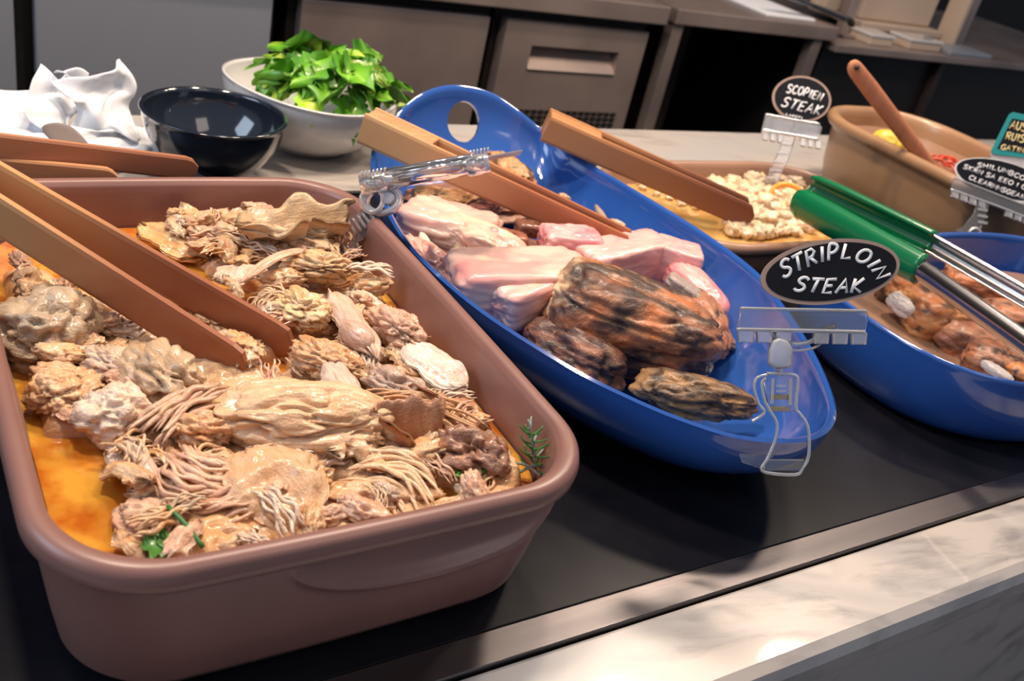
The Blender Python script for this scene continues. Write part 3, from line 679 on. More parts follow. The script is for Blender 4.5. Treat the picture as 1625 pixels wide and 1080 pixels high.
C_('chunk', (690, 712), (808, 732), .091, .090, .050, .048, 7, 'brown knuckle of chicken with a flat cut face in the front right corner', dict(a=(.26, .15, .11), b=(.36, .23, .18), c=(.28, .10, .05), warm=.25, grey=.3), fold=.3, foldscale=1.8)
C_('sheet', (650, 545), (735, 610), .100, .094, .038, .007, 8, 'white square flap of skin standing by the right wall of the terracotta dish', dict(a=(.74, .68, .66), b=(.80, .76, .76), c=(.70, .52, .42), warm=.05, grey=.05), arch=.10, wav=.12, rag=.15, fibs=5, curl=.6)
C_('chunk', (590, 495), (670, 545), .104, .100, .036, .030, 9, 'tan curled chicken piece with orange hollow beside the white skin flap', PK, fold=.3)
C_('sheet', (530, 470), (590, 560), .106, .102, .032, .010, 10, 'smooth greyish pink flap above the rounded knuckle bone', dict(a=(.66, .52, .44), b=(.72, .60, .54), c=(.60, .40, .28), warm=.15, grey=.2), arch=.12, wav=.08, curl=.9, fibs=8)
C_('chunk', (545, 515), (590, 550), .108, .106, .022, .020, 11, 'smooth pinkish knuckle end poking up right of the tongs', dict(a=(.58, .42, .36), b=(.66, .50, .44), c=(.55, .36, .28), warm=0, grey=.1), fold=.03, lump=.08, fib=.01, sub=4)
C_('sheet', (395, 375), (545, 345), .112, .116, .052, .009, 12, 'long greenish folded skin flap at the back right top of the heap', dict(a=(.50, .40, .26), b=(.62, .52, .36), c=(.40, .28, .16), warm=.15, grey=.25), arch=.10, wav=.3, rag=.4, fibs=5, fold=.8)
C_('chunk', (400, 360), (520, 395), .100, .104, .050, .036, 13, 'lumpy tan chicken mass underneath the long folded skin flap', dict(a=(.58, .46, .32), b=(.68, .56, .40), c=(.42, .30, .20), warm=.15, grey=.3), fold=.28)
C_('chunk', (290, 375), (385, 385), .094, .096, .044, .032, 14, 'glistening brown-grey chicken lump at the back beside the open broth', dict(a=(.56, .40, .28), b=(.66, .52, .42), c=(.40, .26, .18), warm=.2, grey=.3), fold=.25)
C_('sheet', (230, 365), (325, 405), .086, .086, .042, .010, 15, 'yellow fibrous chicken fan at the back left under the rim', dict(a=(.72, .48, .22), b=(.80, .60, .34), c=(.60, .34, .12), warm=.3, grey=.05), arch=.06, fibs=26, fray=.6, wav=.15)
C_('sheet', (345, 440), (415, 425), .098, .100, .030, .005, 16, 'thin translucent pinkish skin flap right of the upper tong arm', dict(a=(.70, .56, .48), b=(.76, .66, .60), c=(.58, .40, .30), warm=.1, grey=.2), arch=.12, wav=.2, rag=.3, curl=.6, fibs=6)
C_('chunk', (440, 470), (520, 510), .104, .102, .040, .030, 17, 'yellowish cream torn chicken piece just above the upper tong tip', dict(a=(.74, .54, .30), b=(.82, .68, .46), c=(.60, .40, .22), warm=.15, grey=.15), fold=.3, fib=.1)
C_('chunk', (470, 545), (570, 600), .102, .100, .038, .026, 18, 'orange tinted chicken piece below the upper tong tip', dict(a=(.66, .42, .24), b=(.74, .52, .34), c=(.56, .28, .10), warm=.4, grey=.1), fold=.3, fib=.08)
C_('sheet', (525, 580), (570, 665), .106, .100, .030, .008, 19, 'white satin flap of skin behind the big cream breast', dict(a=(.70, .62, .58), b=(.78, .72, .68), c=(.68, .50, .42), warm=.05, grey=.1), arch=.15, curl=.8, fibs=5, wav=.1)
C_('sheet', (600, 690), (690, 660), .090, .094, .048, .008, 20, 'brown ribbed chicken skin between breast and grey thigh meat', BR, arch=.1, fibs=8, wav=.25, fold=1.2)
C_('sheet', (660, 650), (770, 680), .092, .088, .040, .008, 21, 'glossy brown tendon sheet sloping to the right wall', BR, arch=.08, fibs=22, wav=.12, fray=.6)
C_('sheet', (610, 720), (700, 730), .086, .084, .046, .007, 22, 'smooth tan flap left of the brown knuckle', dict(a=(.56, .34, .20), b=(.66, .44, .28), c=(.46, .26, .13), warm=.3, grey=.1), arch=.1, fibs=6, wav=.18)
C_('sheet', (395, 720), (480, 830), .094, .082, .060, .012, 23, 'broad tan chicken slab falling towards the front rim', dict(a=(.68, .46, .28), b=(.76, .56, .38), c=(.58, .36, .2), warm=.15, grey=.15), arch=.10, fibs=12, wav=.12, rag=.2)
C_('bundle', (270, 730), (370, 770), .090, .088, .045, .02, 24, 'drooping loops of chicken fibre left of the broad tan slab', PK, n=16, bend=-.9, r=.0017, fan=.1)
C_('bundle', (290, 800), (400, 770), .084, .086, .036, .02, 25, 'long curved chicken fibres above the green chive', PK, n=14, bend=-.7, r=.0018, fan=.1)
C_('sheet', (205, 700), (252, 790), .092, .084, .018, .008, 26, 'narrow grey and white bone splinter lying beside the left broth', dict(a=(.60, .52, .46), b=(.72, .64, .58), c=(.40, .28, .22), warm=.1, grey=.4), arch=.15, curl=1.0, fibs=5, wav=.05, rag=.15)
C_('sheet', (170, 720), (225, 715), .084, .086, .034, .008, 27, 'small pale flake half sunk in the left broth', SK, arch=.08)
C_('chunk', (180, 825), (290, 820), .080, .082, .036, .020, 28, 'ragged pinkish shreds above the parsley in the front left', PK, fold=.35, fib=.1)
C_('bundle', (230, 690), (350, 625), .094, .096, .022, .02, 29, 'straight stringy chicken strip left of the big cream breast', PK, n=14, bend=.1, r=.0018, fan=-.2)
C_('chunk', (275, 680), (375, 685), .094, .094, .030, .024, 30, 'orange-edged folded shred touching the left end of the breast', dict(a=(.70, .44, .26), b=(.76, .55, .36), c=(.62, .30, .12), warm=.4, grey=.05), fold=.3)
C_('bundle', (560, 745), (680, 790), .086, .082, .046, .02, 31, 'fan of pale chicken strands near the front rim', dict(a=(.76, .56, .38), b=(.82, .68, .52), c=(.62, .42, .26), warm=.1, grey=.05), n=18, bend=.6, r=.0018, fan=.4)
C_('chunk', (510, 800), (680, 785), .078, .078, .040, .024, 32, 'cream chicken mass pressed against the front rim', fold=.28, fib=.1)
C_('chunk', (420, 745), (530, 770), .084, .084, .05, .026, 33, 'tan chicken meat under the right end of the breast', dict(a=(.64, .42, .24), b=(.72, .52, .34), c=(.54, .34, .18), warm=.25, grey=.1), fold=.22)
C_('bundle', (555, 425), (625, 432), .112, .110, .010, .01, 34, 'pale tendon strings reaching to the right wall of the dish', SK, n=6, bend=.1, r=.0011, fan=.8)
C_('sheet', (390, 445), (480, 400), .106, .110, .010, .004, 35, 'thin curved ribbon arching over the back of the heap', PK, arch=.2, fibs=3, rag=.1, wav=.1)
C_('chunk', (455, 415), (560, 430), .104, .106, .036, .026, 36, 'golden tan chicken bunch between skin flap and tendon strings', dict(a=(.68, .48, .26), b=(.76, .60, .38), c=(.52, .32, .16), warm=.2, grey=.15), fold=.35, fib=.1)
C_('bundle', (590, 640), (760, 680), .100, .090, .026, .02, 37, 'parallel tan tendons running down to the right wall', dict(a=(.58, .36, .2), b=(.68, .46, .3), c=(.44, .26, .14), warm=.25, grey=.1), n=14, bend=.1, r=.0012, fan=.5)
C_('chunk', (140, 560), (215, 600), .090, .092, .036, .026, 38, 'wet silvery chicken piece right of the grey-green lump', dict(a=(.66, .56, .46), b=(.74, .64, .56), c=(.48, .36, .28), warm=.15, grey=.3), fold=.28)
C_('chunk', (160, 500), (235, 520), .088, .090, .034, .022, 39, 'small white chicken chunk under the lower tong arm', SK, fold=.2)
C_('chunk', (280, 470), (345, 520), .090, .092, .030, .020, 40, 'cream crumbly chicken between the two tong arms', fold=.35, fib=.12)
C_('chunk', (350, 530), (410, 570), .092, .092, .030, .020, 41, 'mottled chicken bit between the tong tips', fold=.3)
LM = [(o_, n_) for o_, n_ in [(at(480, 665, .1), 'big cream breast'), (at(60, 520, .09), 'grey-green lump at the left wall'), (at(250, 600, .09), 'greenish knob by the tong tips'), (at(170, 655, .09), 'pale grey lump'), (at(630, 620, .1), 'grey thigh meat'), (at(750, 725, .09), 'brown knuckle'),
    (at(695, 580, .1), 'white skin flap'), (at(470, 355, .11), 'long folded skin flap'), (at(275, 385, .09), 'yellow fibrous fan'), (at(435, 775, .09), 'broad tan slab'), (at(235, 820, .08), 'green chive'), (at(620, 765, .08), 'pale strand fan'), (at(480, 490, .1), 'yellowish torn piece'), (at(560, 515, .1), 'greyish pink flap'), (at(380, 430, .1), 'translucent skin flap'), (at(330, 660, .09), 'stringy strip')]]
def topx(p):
    c = np.array(p)-CAM; return np.array([c @ RX, c @ RV])/(c @ RW)*FL
def where(P, lms):
    L_ = min(lms, key=lambda q: np.linalg.norm(np.array(P)-q[0])); d = topx(P)-topx(L_[0])
    if abs(d[0]) > abs(d[1]): w_ = 'left of' if d[0] < 0 else 'right of'
    else: w_ = 'behind' if d[1] < 0 else 'in front of'
    return ('close ' if np.hypot(*d) < 42 else '')+w_+' the '+L_[1]
# chopped shreds
rr = random.Random(21); pts = []
protos = []
for s in range(12):
    L = .030
    if s % 3 == 0: r_ = chunk(L, .018, .013, 60+s, fold=.3, fib=.12, sub=4)
    elif s % 3 == 1: r_ = sheet(L, .017, .004, 60+s, arch=.15, wav=.25, rag=.5, fibs=14, nx=34, ny=16, curl=.7, fray=.4)
    else: r_ = bundle(L, .012, 9, 60+s, bend=rr.uniform(-.8, .8), r=.0009, fan=.4, H=.004)
    cc = [{}, PK, dict(a=(.62, .48, .34), b=(.74, .60, .44), c=(.5, .34, .2), warm=.3, grey=.15), SK, dict(warm=.45)][s % 5]
    protos.append(make_mesh('chicken_shred', r_[0], r_[1], M['chicken'], chick_col(r_[2], s, **cc)))
tries = 0
while len(pts) < 210 and tries < 6000:
    tries += 1; x = rr.uniform(CX-CHX, CX+CHX); y = rr.uniform(CY-CHY, CY+CHY)
    if not inside(x, y, .016) or is_open(x, y) or any((x-a)**2+(y-b)**2 < .011**2 for a, b in pts): continue
    tp = topx((x, y, .095))+PP
    if any(np.linalg.norm(tp-(np.array(a)+(np.array(b)-a)*np.clip(((tp-a) @ (np.array(b)-a))/((np.array(b)-a) @ (np.array(b)-a)), 0, 1))) < 30 for a, b in (((100, 350), (465, 553)), ((60, 400), (392, 590)))): continue
    pts.append((x, y)); zc = .086+.012*sstep(.1, 1, np.array([(y-.40)/.45]))[0]+rr.uniform(-.003, .006)
    o = ob('chicken_shred', protos[len(pts) % 12], None, mtx=Matrix.Translation((x, y, zc)) @ Matrix.Rotation(rr.uniform(0, 6.28), 4, 'Z') @ Matrix.Rotation(rr.uniform(-.5, .5), 4, 'Y') @ Matrix.Scale(rr.uniform(.7, 1.35), 4))
    q_ = len(pts) % 12; tag(o, ['lumpy', 'flat', 'stringy'][q_ % 3]+' '+['cream', 'pinkish', 'tan', 'whitish', 'orange-tinged'][q_ % 5]+' chicken shred '+where((x, y, zc), LM), 'chicken', 'chicken shreds in the terracotta dish')
# herbs
e = empty('rosemary_sprig', tuple(at(835, 740, .08)), 'dark green rosemary sprig standing in the front right corner', 'herb')
base = at(850, 752, .082); top = at(838, 665, .122)
st = spline([base, (base+top)/2+[.002, .0, 0], top], 10); part('stem', *tubeVF(st, np.linspace(.0011, .0006, 10), 6), M['grey_stem'], e)
for i in range(26):
    t = i/26; p0 = base*(1-t*.85)+top*t*.85; a = i*2.4; d = np.array([math.cos(a), math.sin(a), .5]); d /= np.linalg.norm(d); l_ = .017*(1-.4*t)
    part('needle', *tubeVF(spline([p0, p0+d*l_*.6, p0+d*l_+[0, 0, .002]], 5), np.array([.0006, .0011, .0012, .0009, .0003]), 5, .5), M['herb'] if i % 4 else M['grey_stem'], e)
for q in range(2):
    p0 = at(800+q*25, 735+q*14, .084); p1 = at(858+q*8, 755-q*10, .086)
    tag(part('rosemary_twig', *tubeVF(spline([p0, (p0+p1)/2+[0, 0, .005], p1], 10), .0011, 6), M['grey_stem'], None), ['curved grey-green twig at the left foot of the rosemary sprig', 'straighter grey-green twig crossing the rosemary sprig'][q], 'herb')
p0, p1 = at(266, 803, .097), at(322, 868, .090)
tag(part('chive_stalk', *tubeVF(spline([p0, (p0+p1)/2+[0, 0, .002], p1], 8), .0015, 8), M['herb'], None), 'green chive stalk lying in broth by the front rim', 'herb')
def leafVF(L, W, seed, lob=.25, curl=.3, nx=14, ny=9, wav=.15):
    u = np.linspace(0, 1, nx); v = np.linspace(-1, 1, ny); U, Vv = np.meshgrid(u, v, indexing='ij'); U = U.ravel(); Vv = Vv.ravel()
    wd = np.sin(np.pi*np.clip(U*.96+.04, 0, 1))**.7*(1+lob*np.sin(U*19+seed))
    x = U*L*(1-.25*Vv**2*U); y = Vv*W*.5*wd; z = -curl*L*U**2+wav*W*np.sin(Vv*3+seed+U*5)*.5+.2*W*Vv**2
    V = np.c_[x, y, z]; F = [(i*ny+j, (i+1)*ny+j, (i+1)*ny+j+1, i*ny+j+1) for i in range(nx-1) for j in range(ny-1)]
    return V, F, U, Vv
for i, (px, py, s, lab) in enumerate([(235, 862, .022, 'bright parsley leaf floating left of the chive'), (262, 868, .014, 'smaller dark parsley leaf beside the front rim'), (760, 765, .020, 'green leaf under the brown knuckle')]):
    V, F, U, Vv = leafVF(s, s, i, .3); c = np.tile((.05, .22, .02), (len(V), 1))
    o = ob('parsley_leaf', make_mesh('parsley_leaf', V, F, M['leaf'], c), None, mtx=Matrix.Translation(Vector(at(px-8, py, .090))) @ Matrix.Rotation(-.5+i, 4, 'Z')); so = o.modifiers.new('thick', 'SOLIDIFY'); so.thickness = .0006
    tag(o, lab, 'herb')
r_ = chunk(.022, .014, .012, 77, fold=.2, sub=4); place('garlic_clove', r_, M['garlic'], None, at(728, 775, .083), at(765, 772, .083), 'cream garlic piece floating at the front rim near the knuckle', 'garlic')

# ------------------------------------------------------------------ beef in the blue boat dish
PINK = (.80, .36, .32); PALEP = (.86, .56, .46); HOT = (.84, .20, .22); CRUST = (.20, .085, .045); CHAR = (.030, .016, .012); FAT = (.82, .64, .42)
def beef_col(d, seed, face=PINK, face2=PALEP, crust=CRUST, side=None, fatw=.2, red=.1, edge=.75, thr=.35):
    """pink cut faces, browned rind where the slice's outer side shows"""
    U = d['U']; o = d['o']; n1 = fbm(U*1.8+o, 3, seed+1); n2 = fbm(U*2.6+o+3, 4, seed+2); n3 = fbm(U*4+o, 4, seed+3)
    col = mix3(face, face2, sstep(.35, .65, n1)); col = mix3(col, FAT, sstep(.60, .72, n2)*fatw*2.5); col = mix3(col, HOT, sstep(.60, .75, 1-n2)*red*3)
    if side is not None:
        t = sstep(thr, thr+.2, side(U)+(n3-.5)*.35); cc = mix3(crust, CHAR, sstep(.45, .7, n3)); col = col*(1-t[:, None])+cc*t[:, None]
    return col
def roast_col(d, seed, base=(.40, .16, .065), dark=(.14, .055, .030), char=.5, glow=.25, fat=0, fatside=None):
    U = d['U']; o = d['o']; n1 = fbm(U*1.6+o, 4, seed+1); n2 = fbm(U*np.array([4, 2.6, 2.6])+o+3, 5, seed+2); n3 = fbm(U*6+o, 3, seed+4)
    col = mix3(base, dark, sstep(.40, .62, n1)); col = mix3(col, (.62, .17, .04), sstep(.52, .70, 1-n2)*glow*2)  # noise-driven orange patches in the meat's own colour
    col = mix3(col, CHAR, sstep(.60-.12*char, .70-.08*char, n2)*.9); col = mix3(col, (.55, .30, .14), sstep(.62, .8, n3)*.5)
    if fatside is not None: col = mix3(col, FAT, sstep(.45, .75, fatside(U)+(n3-.5)*.4))
    return col
def B_(kind, p1, p2, z1, z2, W, H, seed, label, col, name='beef_slice', m='pink', roll=0, up=(0, 0, 1), sub=5, cat='beef', group=None, **kw):
    P1 = at(*p1, z1); P2 = at(*p2, z2); L = ln(P1, P2)*1.05
    r = chunk(L, W, H, seed, sub=sub, **kw) if kind == 'chunk' else sheet(L, W, H, seed, **kw)
    c = col(r[2]); return place(name, r, M[m], c, P1, P2, label, cat, group, roll, up)
def rc(seed, **k): return lambda d: roast_col(d, seed, **k)
def bc(seed, **k): return lambda d: beef_col(d, seed, **k)
# dark carved roast, the largest piece
B_('chunk', (872, 478), (1128, 548), .070, .058, .120, .098, 101, 'largest roast beef chunk with browned rind and charred orange patch', rc(101, base=(.36, .15, .07), char=.8, glow=.32, fatside=lambda U: -U[:, 0]*1.0-.35+U[:, 2]*.25), 'roast_beef', 'roast', lump=.16, fold=.045, boxy=1.2, foldscale=1.6, sub=6, taper=.25, fibdir=(14, 9, 9), fib=.05)
B_('chunk', (838, 520), (990, 600), .048, .042, .070, .060, 102, 'purple-brown charred roast lobe leaning at the near rim below the big chunk', rc(102, base=(.30, .12, .07), dark=(.10, .04, .03), char=.7, glow=.1), 'roast_beef', 'roast', lump=.2, fold=.14, foldscale=1.3)
B_('chunk', (1012, 612), (1200, 645), .050, .048, .068, .046, 103, 'dark wrinkled roast piece with golden streaks at the pointed end of the boat dish', rc(103, base=(.36, .19, .07), dark=(.12, .065, .03), char=.9, glow=.02), 'roast_beef', 'roast', lump=.2, fold=.14, foldscale=1.3, fib=.08, fibdir=(3, 9, 9), taper=.3)
B_('chunk', (1078, 455), (1140, 560), .058, .042, .060, .050, 104, 'smooth reddish brown roast end beside the big charred chunk', rc(104, base=(.42, .17, .08), dark=(.30, .11, .055), char=0, glow=.1), 'roast_beef', 'roast', lump=.12, fold=.06)
# rare slices
B_('chunk', (716, 455), (925, 450), .062, .070, .075, .060, 105, 'long pale pink beef slab with a red speckled end beside the largest chunk', bc(105, side=lambda U: U[:, 1]*.7-.1, crust=(.42, .27, .21)), boxy=6, lump=.06, fold=.04, fib=.02)
B_('chunk', (712, 440), (775, 470), .064, .060, .040, .044, 106, 'red speckled rare beef end near the left rim', bc(106, face=(.62, .14, .13), face2=(.72, .25, .22), red=.2, fatw=.05, side=lambda U: U[:, 0]*.7), lump=.1, fold=.08, fib=.05)
B_('chunk', (785, 485), (915, 430), .062, .076, .060, .046, 107, 'smooth light pink beef face with creamy fold under the largest chunk', bc(107, face=(.82, .42, .36), face2=(.86, .55, .46), fatw=.1), boxy=6, lump=.06, fold=.03, fib=.01)
B_('chunk', (644, 348), (780, 390), .060, .062, .075, .055, 108, 'pink beef slice with pale rim beside the clear sign clip', bc(108, face=(.78, .44, .36), face2=(.84, .58, .46), fatw=.25, side=lambda U: -U[:, 0]*.6-.1), boxy=5, lump=.14, fold=.08, fib=.03)
B_('chunk', (725, 370), (825, 425), .070, .064, .056, .048, 109, 'folded salmon pink slice with a dark red hollow in the left half of the dish', bc(109, face=(.84, .52, .40), face2=(.86, .64, .46), fatw=.35, red=.25), boxy=1, lump=.16, fold=.12, fib=.03)
B_('sheet', (745, 355), (815, 420), .084, .072, .030, .003, 110, 'thin translucent beef flap hanging over the brown shadowed gap', bc(110, face=(.82, .56, .42), face2=(.84, .64, .50)), arch=.15, curl=.9, rag=.15, fibs=3, wav=.1)
B_('chunk', (668, 370), (690, 425), .070, .060, .014, .014, 111, 'creamy white strip of fat on the slice nearest the left rim', lambda d: mix3(FAT, (.88, .76, .60), d['fb']), 'beef_fat', lump=.12, fold=.04, sub=4)
B_('chunk', (632, 385), (715, 450), .056, .056, .046, .046, 112, 'pink mottled beef edge pressed against the left rim', bc(112, face=(.76, .34, .30), face2=(.82, .52, .42), fatw=.3, side=lambda U: U[:, 1]*.6), lump=.2, fold=.2)
B_('chunk', (720, 430), (760, 395), .064, .064, .03, .024, 113, 'cream fat lump between the pink slices on the left', lambda d: mix3(FAT, (.88, .76, .60), d['fb']), 'beef_fat', lump=.1, fold=.04, sub=4)
B_('chunk', (790, 375), (835, 385), .076, .074, .024, .018, 114, 'reddish brown cube of beef crust in the middle left', rc(114, base=(.36, .14, .08), dark=(.26, .09, .05), char=0, glow=.05), 'roast_beef', boxy=3, lump=.08, fold=.05, sub=4)
B_('chunk', (820, 360), (860, 365), .080, .078, .022, .016, 115, 'darker brown beef cube beside the tong arms', rc(115, base=(.24, .10, .06), dark=(.20, .08, .05), char=0, glow=0), 'roast_beef', boxy=3, lump=.08, fold=.05, sub=4)
B_('sheet', (775, 410), (860, 425), .056, .056, .040, .004, 116, 'flat dark brown beef skin in the centre of the rare slices', rc(116, base=(.11, .050, .035), dark=(.08, .035, .03), char=0, glow=0), 'beef_skin', 'roast', arch=.06, rag=.2, fibs=3, wav=.1)
B_('chunk', (815, 400), (870, 420), .066, .064, .03, .024, 117, 'olive brown striped meat left of the hot pink chunk', rc(117, base=(.40, .30, .16), dark=(.20, .14, .07), char=.2, glow=.02), 'roast_beef', 'roast', lump=.15, fold=.2, fib=.12, fibdir=(2, 14, 14), sub=4)
B_('chunk', (858, 392), (945, 398), .074, .076, .046, .048, 118, 'bright pink beef chunk with a black pit behind the roast', bc(118, face=(.86, .34, .36), face2=(.88, .50, .48), red=.3, fatw=.05), boxy=6, lump=.08, fold=.06, fib=.02)
B_('chunk', (850, 345), (940, 375), .060, .062, .03, .03, 119, 'pale beige beef strip half under the tong arms', bc(119, face=(.78, .56, .44), face2=(.80, .64, .50), fatw=.1, side=lambda U: U[:, 2]*.4-.2), lump=.12, fold=.08)
B_('chunk', (925, 425), (1045, 398), .070, .074, .050, .046, 120, 'pink beef block at the tip of the light tongs', bc(120, face=(.84, .40, .38), face2=(.88, .52, .46), red=.1, fatw=.05), boxy=7, lump=.07, fold=.04, fib=.01)
B_('chunk', (1035, 405), (1105, 425), .072, .068, .046, .046, 121, 'square cornered pink beef block right of the tong tips', bc(121, face=(.86, .42, .40), face2=(.88, .54, .48), red=.1, fatw=.05), boxy=8, lump=.05, fold=.03, fib=.01)
B_('chunk', (1065, 425), (1142, 505), .064, .050, .042, .042, 122, 'rosy beef strip sliding down the right side of the dish', bc(122, face=(.82, .28, .28), face2=(.86, .44, .40), red=.2, fatw=.05), boxy=1.5, lump=.06, fold=.04, fib=.01)
B_('chunk', (1062, 440), (1112, 475), .082, .068, .024, .012, 123, 'small grey seared face on the rosy beef strip', lambda d: mix3((.26, .20, .18), (.42, .33, .29), d['fb']), 'seared_crust', 'roast', boxy=3, lump=.08, fold=.05, fib=.15, fibdir=(3, 10, 10), sub=4)
for i, (p1, p2, z1, z2, W, H, lab, c0, c1) in enumerate([
    ((1128, 494), (1152, 492), .052, .052, .011, .009, 'cream crumb at the end of the rosy beef strip', FAT, (.5, .38, .2)),
    ((1125, 525), (1165, 550), .040, .038, .022, .018, 'small pale meat scrap on bare blue glaze near the big sign clip', (.66, .44, .36), (.40, .2, .12)),
    ((945, 325), (965, 358), .058, .056, .010, .008, 'short pale stalk shaped scrap behind the tong arms', (.6, .48, .36), (.45, .3, .2)),
    ((965, 350), (992, 362), .056, .056, .014, .013, 'round pale scrap touching the stalk shaped one', (.62, .5, .36), (.5, .32, .16)),
    ((885, 308), (905, 318), .058, .056, .012, .010, 'tiny beige scrap alone on the blue glaze behind the tongs', (.64, .48, .34), (.5, .3, .16)),
    ((858, 308), (885, 318), .062, .060, .014, .012, 'peach coloured scrap peeping over the far tong arm', (.72, .44, .30), (.6, .34, .2))]):
    B_('chunk', p1, p2, z1, z2, W, H, 130+i, lab, lambda d: mix3(c0, c1, sstep(.45, .6, d['fb'])), 'meat_scrap', lump=.2, fold=.2, sub=4)
# grilled golden slices at the far end
for i, (p1, p2, z1, z2, W, H, lab) in enumerate([
    ((655, 310), (725, 320), .062, .062, .040, .026, 'golden grilled slice with black marks under the sign clip holder'),
    ((695, 330), (770, 305), .066, .072, .034, .024, 'amber grilled slice beneath the near tong arm'),
    ((775, 250), (835, 300), .072, .062, .050, .040, 'golden brown grilled chunk standing behind the tongs'),
    ((730, 345), (790, 330), .074, .076, .026, .020, 'glossy dark plum slice crossing the grilled slices')]):
    if i < 3: cc = lambda d, s=150+i: roast_col(d, s, base=(.58, .32, .14), dark=(.46, .22, .08), char=.55, glow=.15)
    else: cc = lambda d, s=150+i: roast_col(d, s, base=(.20, .06, .05), dark=(.10, .03, .03), char=.2, glow=0)
    B_('chunk', p1, p2, z1, z2, W, H, 150+i, lab, cc, 'grilled_slice', 'roast', lump=.15, fold=.14, boxy=1)
B_('chunk', (640, 320), (850, 330), .040, .040, .10, .044, 160, 'brown beef lying lowest at the far end of the boat dish', rc(160, base=(.30, .14, .08), char=.5, glow=.1), 'roast_beef', 'roast', lump=.12, fold=.12)
B_('chunk', (690, 400), (900, 420), .034, .034, .12, .040, 161, 'brown beef lying lowest under the rare slices', rc(161, base=(.26, .12, .08), char=.4, glow=.05), 'roast_beef', 'roast', lump=.12, fold=.12)

# ------------------------------------------------------------------ meat in the second blue dish
for i, (p1, p2, z1, z2, W, H, lab, kind) in enumerate([
    ((1400, 440), (1490, 480), .060, .056, .090, .050, 'orange-brown braised piece under the green tong head', 0),
    ((1435, 490), (1540, 508), .062, .062, .085, .054, 'squarish orange braised piece nearest the dish rim', 0),
    ((1420, 470), (1455, 500), .064, .064, .036, .024, 'glazed whitish fat piece touching the near rim of the oval dish', 1),
    ((1490, 520), (1610, 565), .054, .054, .085, .050, 'dark reddish braised piece under the steel tong arms', 2),
    ((1530, 560), (1630, 595), .054, .054, .07, .044, 'brown braised piece close to the front rim of the oval dish', 2),
    ((1595, 585), (1660, 615), .060, .060, .050, .030, 'bright orange braised piece at the right edge of the photo', 0),
    ((1560, 575), (1605, 605), .072, .072, .016, .010, 'shiny pale bone lying on the braised meat', 1),
    ((1560, 500), (1680, 530), .05, .05, .07, .05, 'mottled braised piece right of the steel arms', 2),
    ((1500, 440), (1600, 465), .046, .046, .07, .04, 'brown braised piece farthest back in the oval dish', 2)]):
    cc = [lambda d, s=170+i: roast_col(d, s, base=(.62, .27, .10), dark=(.42, .15, .055), char=.1, glow=.3), lambda d, s=170+i: mix3((.62, .50, .44), (.72, .64, .60), d['fb']), lambda d, s=170+i: roast_col(d, s, base=(.40, .17, .09), dark=(.22, .085, .05), char=.15, glow=.25)][kind]
    B_('chunk', p1, p2, z1, z2, W, H, 170+i, lab, cc, 'braised_piece', 'roast', lump=.16, fold=.06, boxy=1.5, fib=.03, cat='meat')
V, F = [], []
p = oval(1.21, .556, .285, .155, .042, 60, 3.0)
tag(part('braising_gravy', [(1.21, .556, .042)]+p, [(0, 1+j, 1+(j+1) % 60) for j in range(60)], M['sauce'], None), 'brown gravy around the braised meat in the oval dish', 'gravy')

# ------------------------------------------------------------------ chopped garlic, orange pepper
rr = random.Random(5); gp = []
for s in range(6):
    r_ = chunk(.018, .015, .012, 200+s, lump=.35, fold=.25, sub=3, boxy=2.5); gp.append(make_mesh('garlic_piece', r_[0], r_[1], M['garlic']))
r_ = sheet(.026, .012, .002, 300, arch=.25, curl=1.2, rag=.1, fibs=2, nx=16, ny=8, wav=.05); gp.append(make_mesh('garlic_piece', r_[0], r_[1], M['garlic']))
cnt = 0; tries = 0; seen = []
bedc = at(1205, 318, .055)
while cnt < 150 and tries < 4000:
    tries += 1; px = rr.uniform(1040, 1330); py = rr.uniform(262, 374)
    d = ((px-1205)/130)**2+((py-318)/54)**2
    if d > 1 or (px < 1160 and py > 305): continue
    z = .046+.020*(1-d)*rr.uniform(.3, 1); P = at(px, py, z)
    if any(np.linalg.norm(P-q) < .0085 for q in seen) or not (.85 < P[0] < 1.27 and .79 < P[1] < 1.02): continue
    seen.append(P); o = ob('garlic_piece', gp[cnt % 7], None, mtx=Matrix.Translation(P) @ Matrix.Rotation(rr.uniform(0, 6), 4, 'Z') @ Matrix.Rotation(rr.uniform(-.7, .7), 4, 'X') @ Matrix.Scale(rr.uniform(.9, 1.6), 4))
    tag(o, ('cream garlic sliver ' if cnt % 7 == 6 else 'cream garlic cube ')+where(P, [(at(1205, 300, .06), 'top of the garlic heap'), (at(1120, 285, .05), 'far left end of the garlic heap'), (at(1290, 325, .05), 'green tong head'), (at(1205, 350, .05), 'tip of the darker wooden tongs'), (at(1250, 300, .06), 'orange pepper ring')]), 'garlic', 'chopped garlic in the low clay dish'); cnt += 1
for k in range(34):
    px = rr.uniform(1015, 1110); py = 285+(px-1015)*.42+rr.uniform(-8, 14); P = at(px, py, .0425)
    o = ob('garlic_piece', gp[k % 7], None, mtx=Matrix.Translation(P) @ Matrix.Rotation(rr.uniform(0, 6), 4, 'Z') @ Matrix.Scale(rr.uniform(.5, .8), 4)); tag(o, 'tiny garlic piece floating in oil along the near wall of the clay dish', 'garlic', 'floating garlic bits left of the heap')
r_ = chunk(.22, .14, .040, 333, lump=.15, fold=.05, sub=4)
o = place('garlic_heap', r_, M['garlic'], None, at(1120, 325, .042), at(1290, 322, .042), 'finely minced garlic beneath the separate pieces in the clay dish', 'garlic'); o['kind'] = 'stuff'
C = at(1250, 312, .066); t = np.linspace(0, 2*math.pi, 40, endpoint=False)
path = [C+np.array([.84, -.5, 0])*.026*math.cos(a)+np.array([.3, .5, .75])*.020*math.sin(a) for a in t]
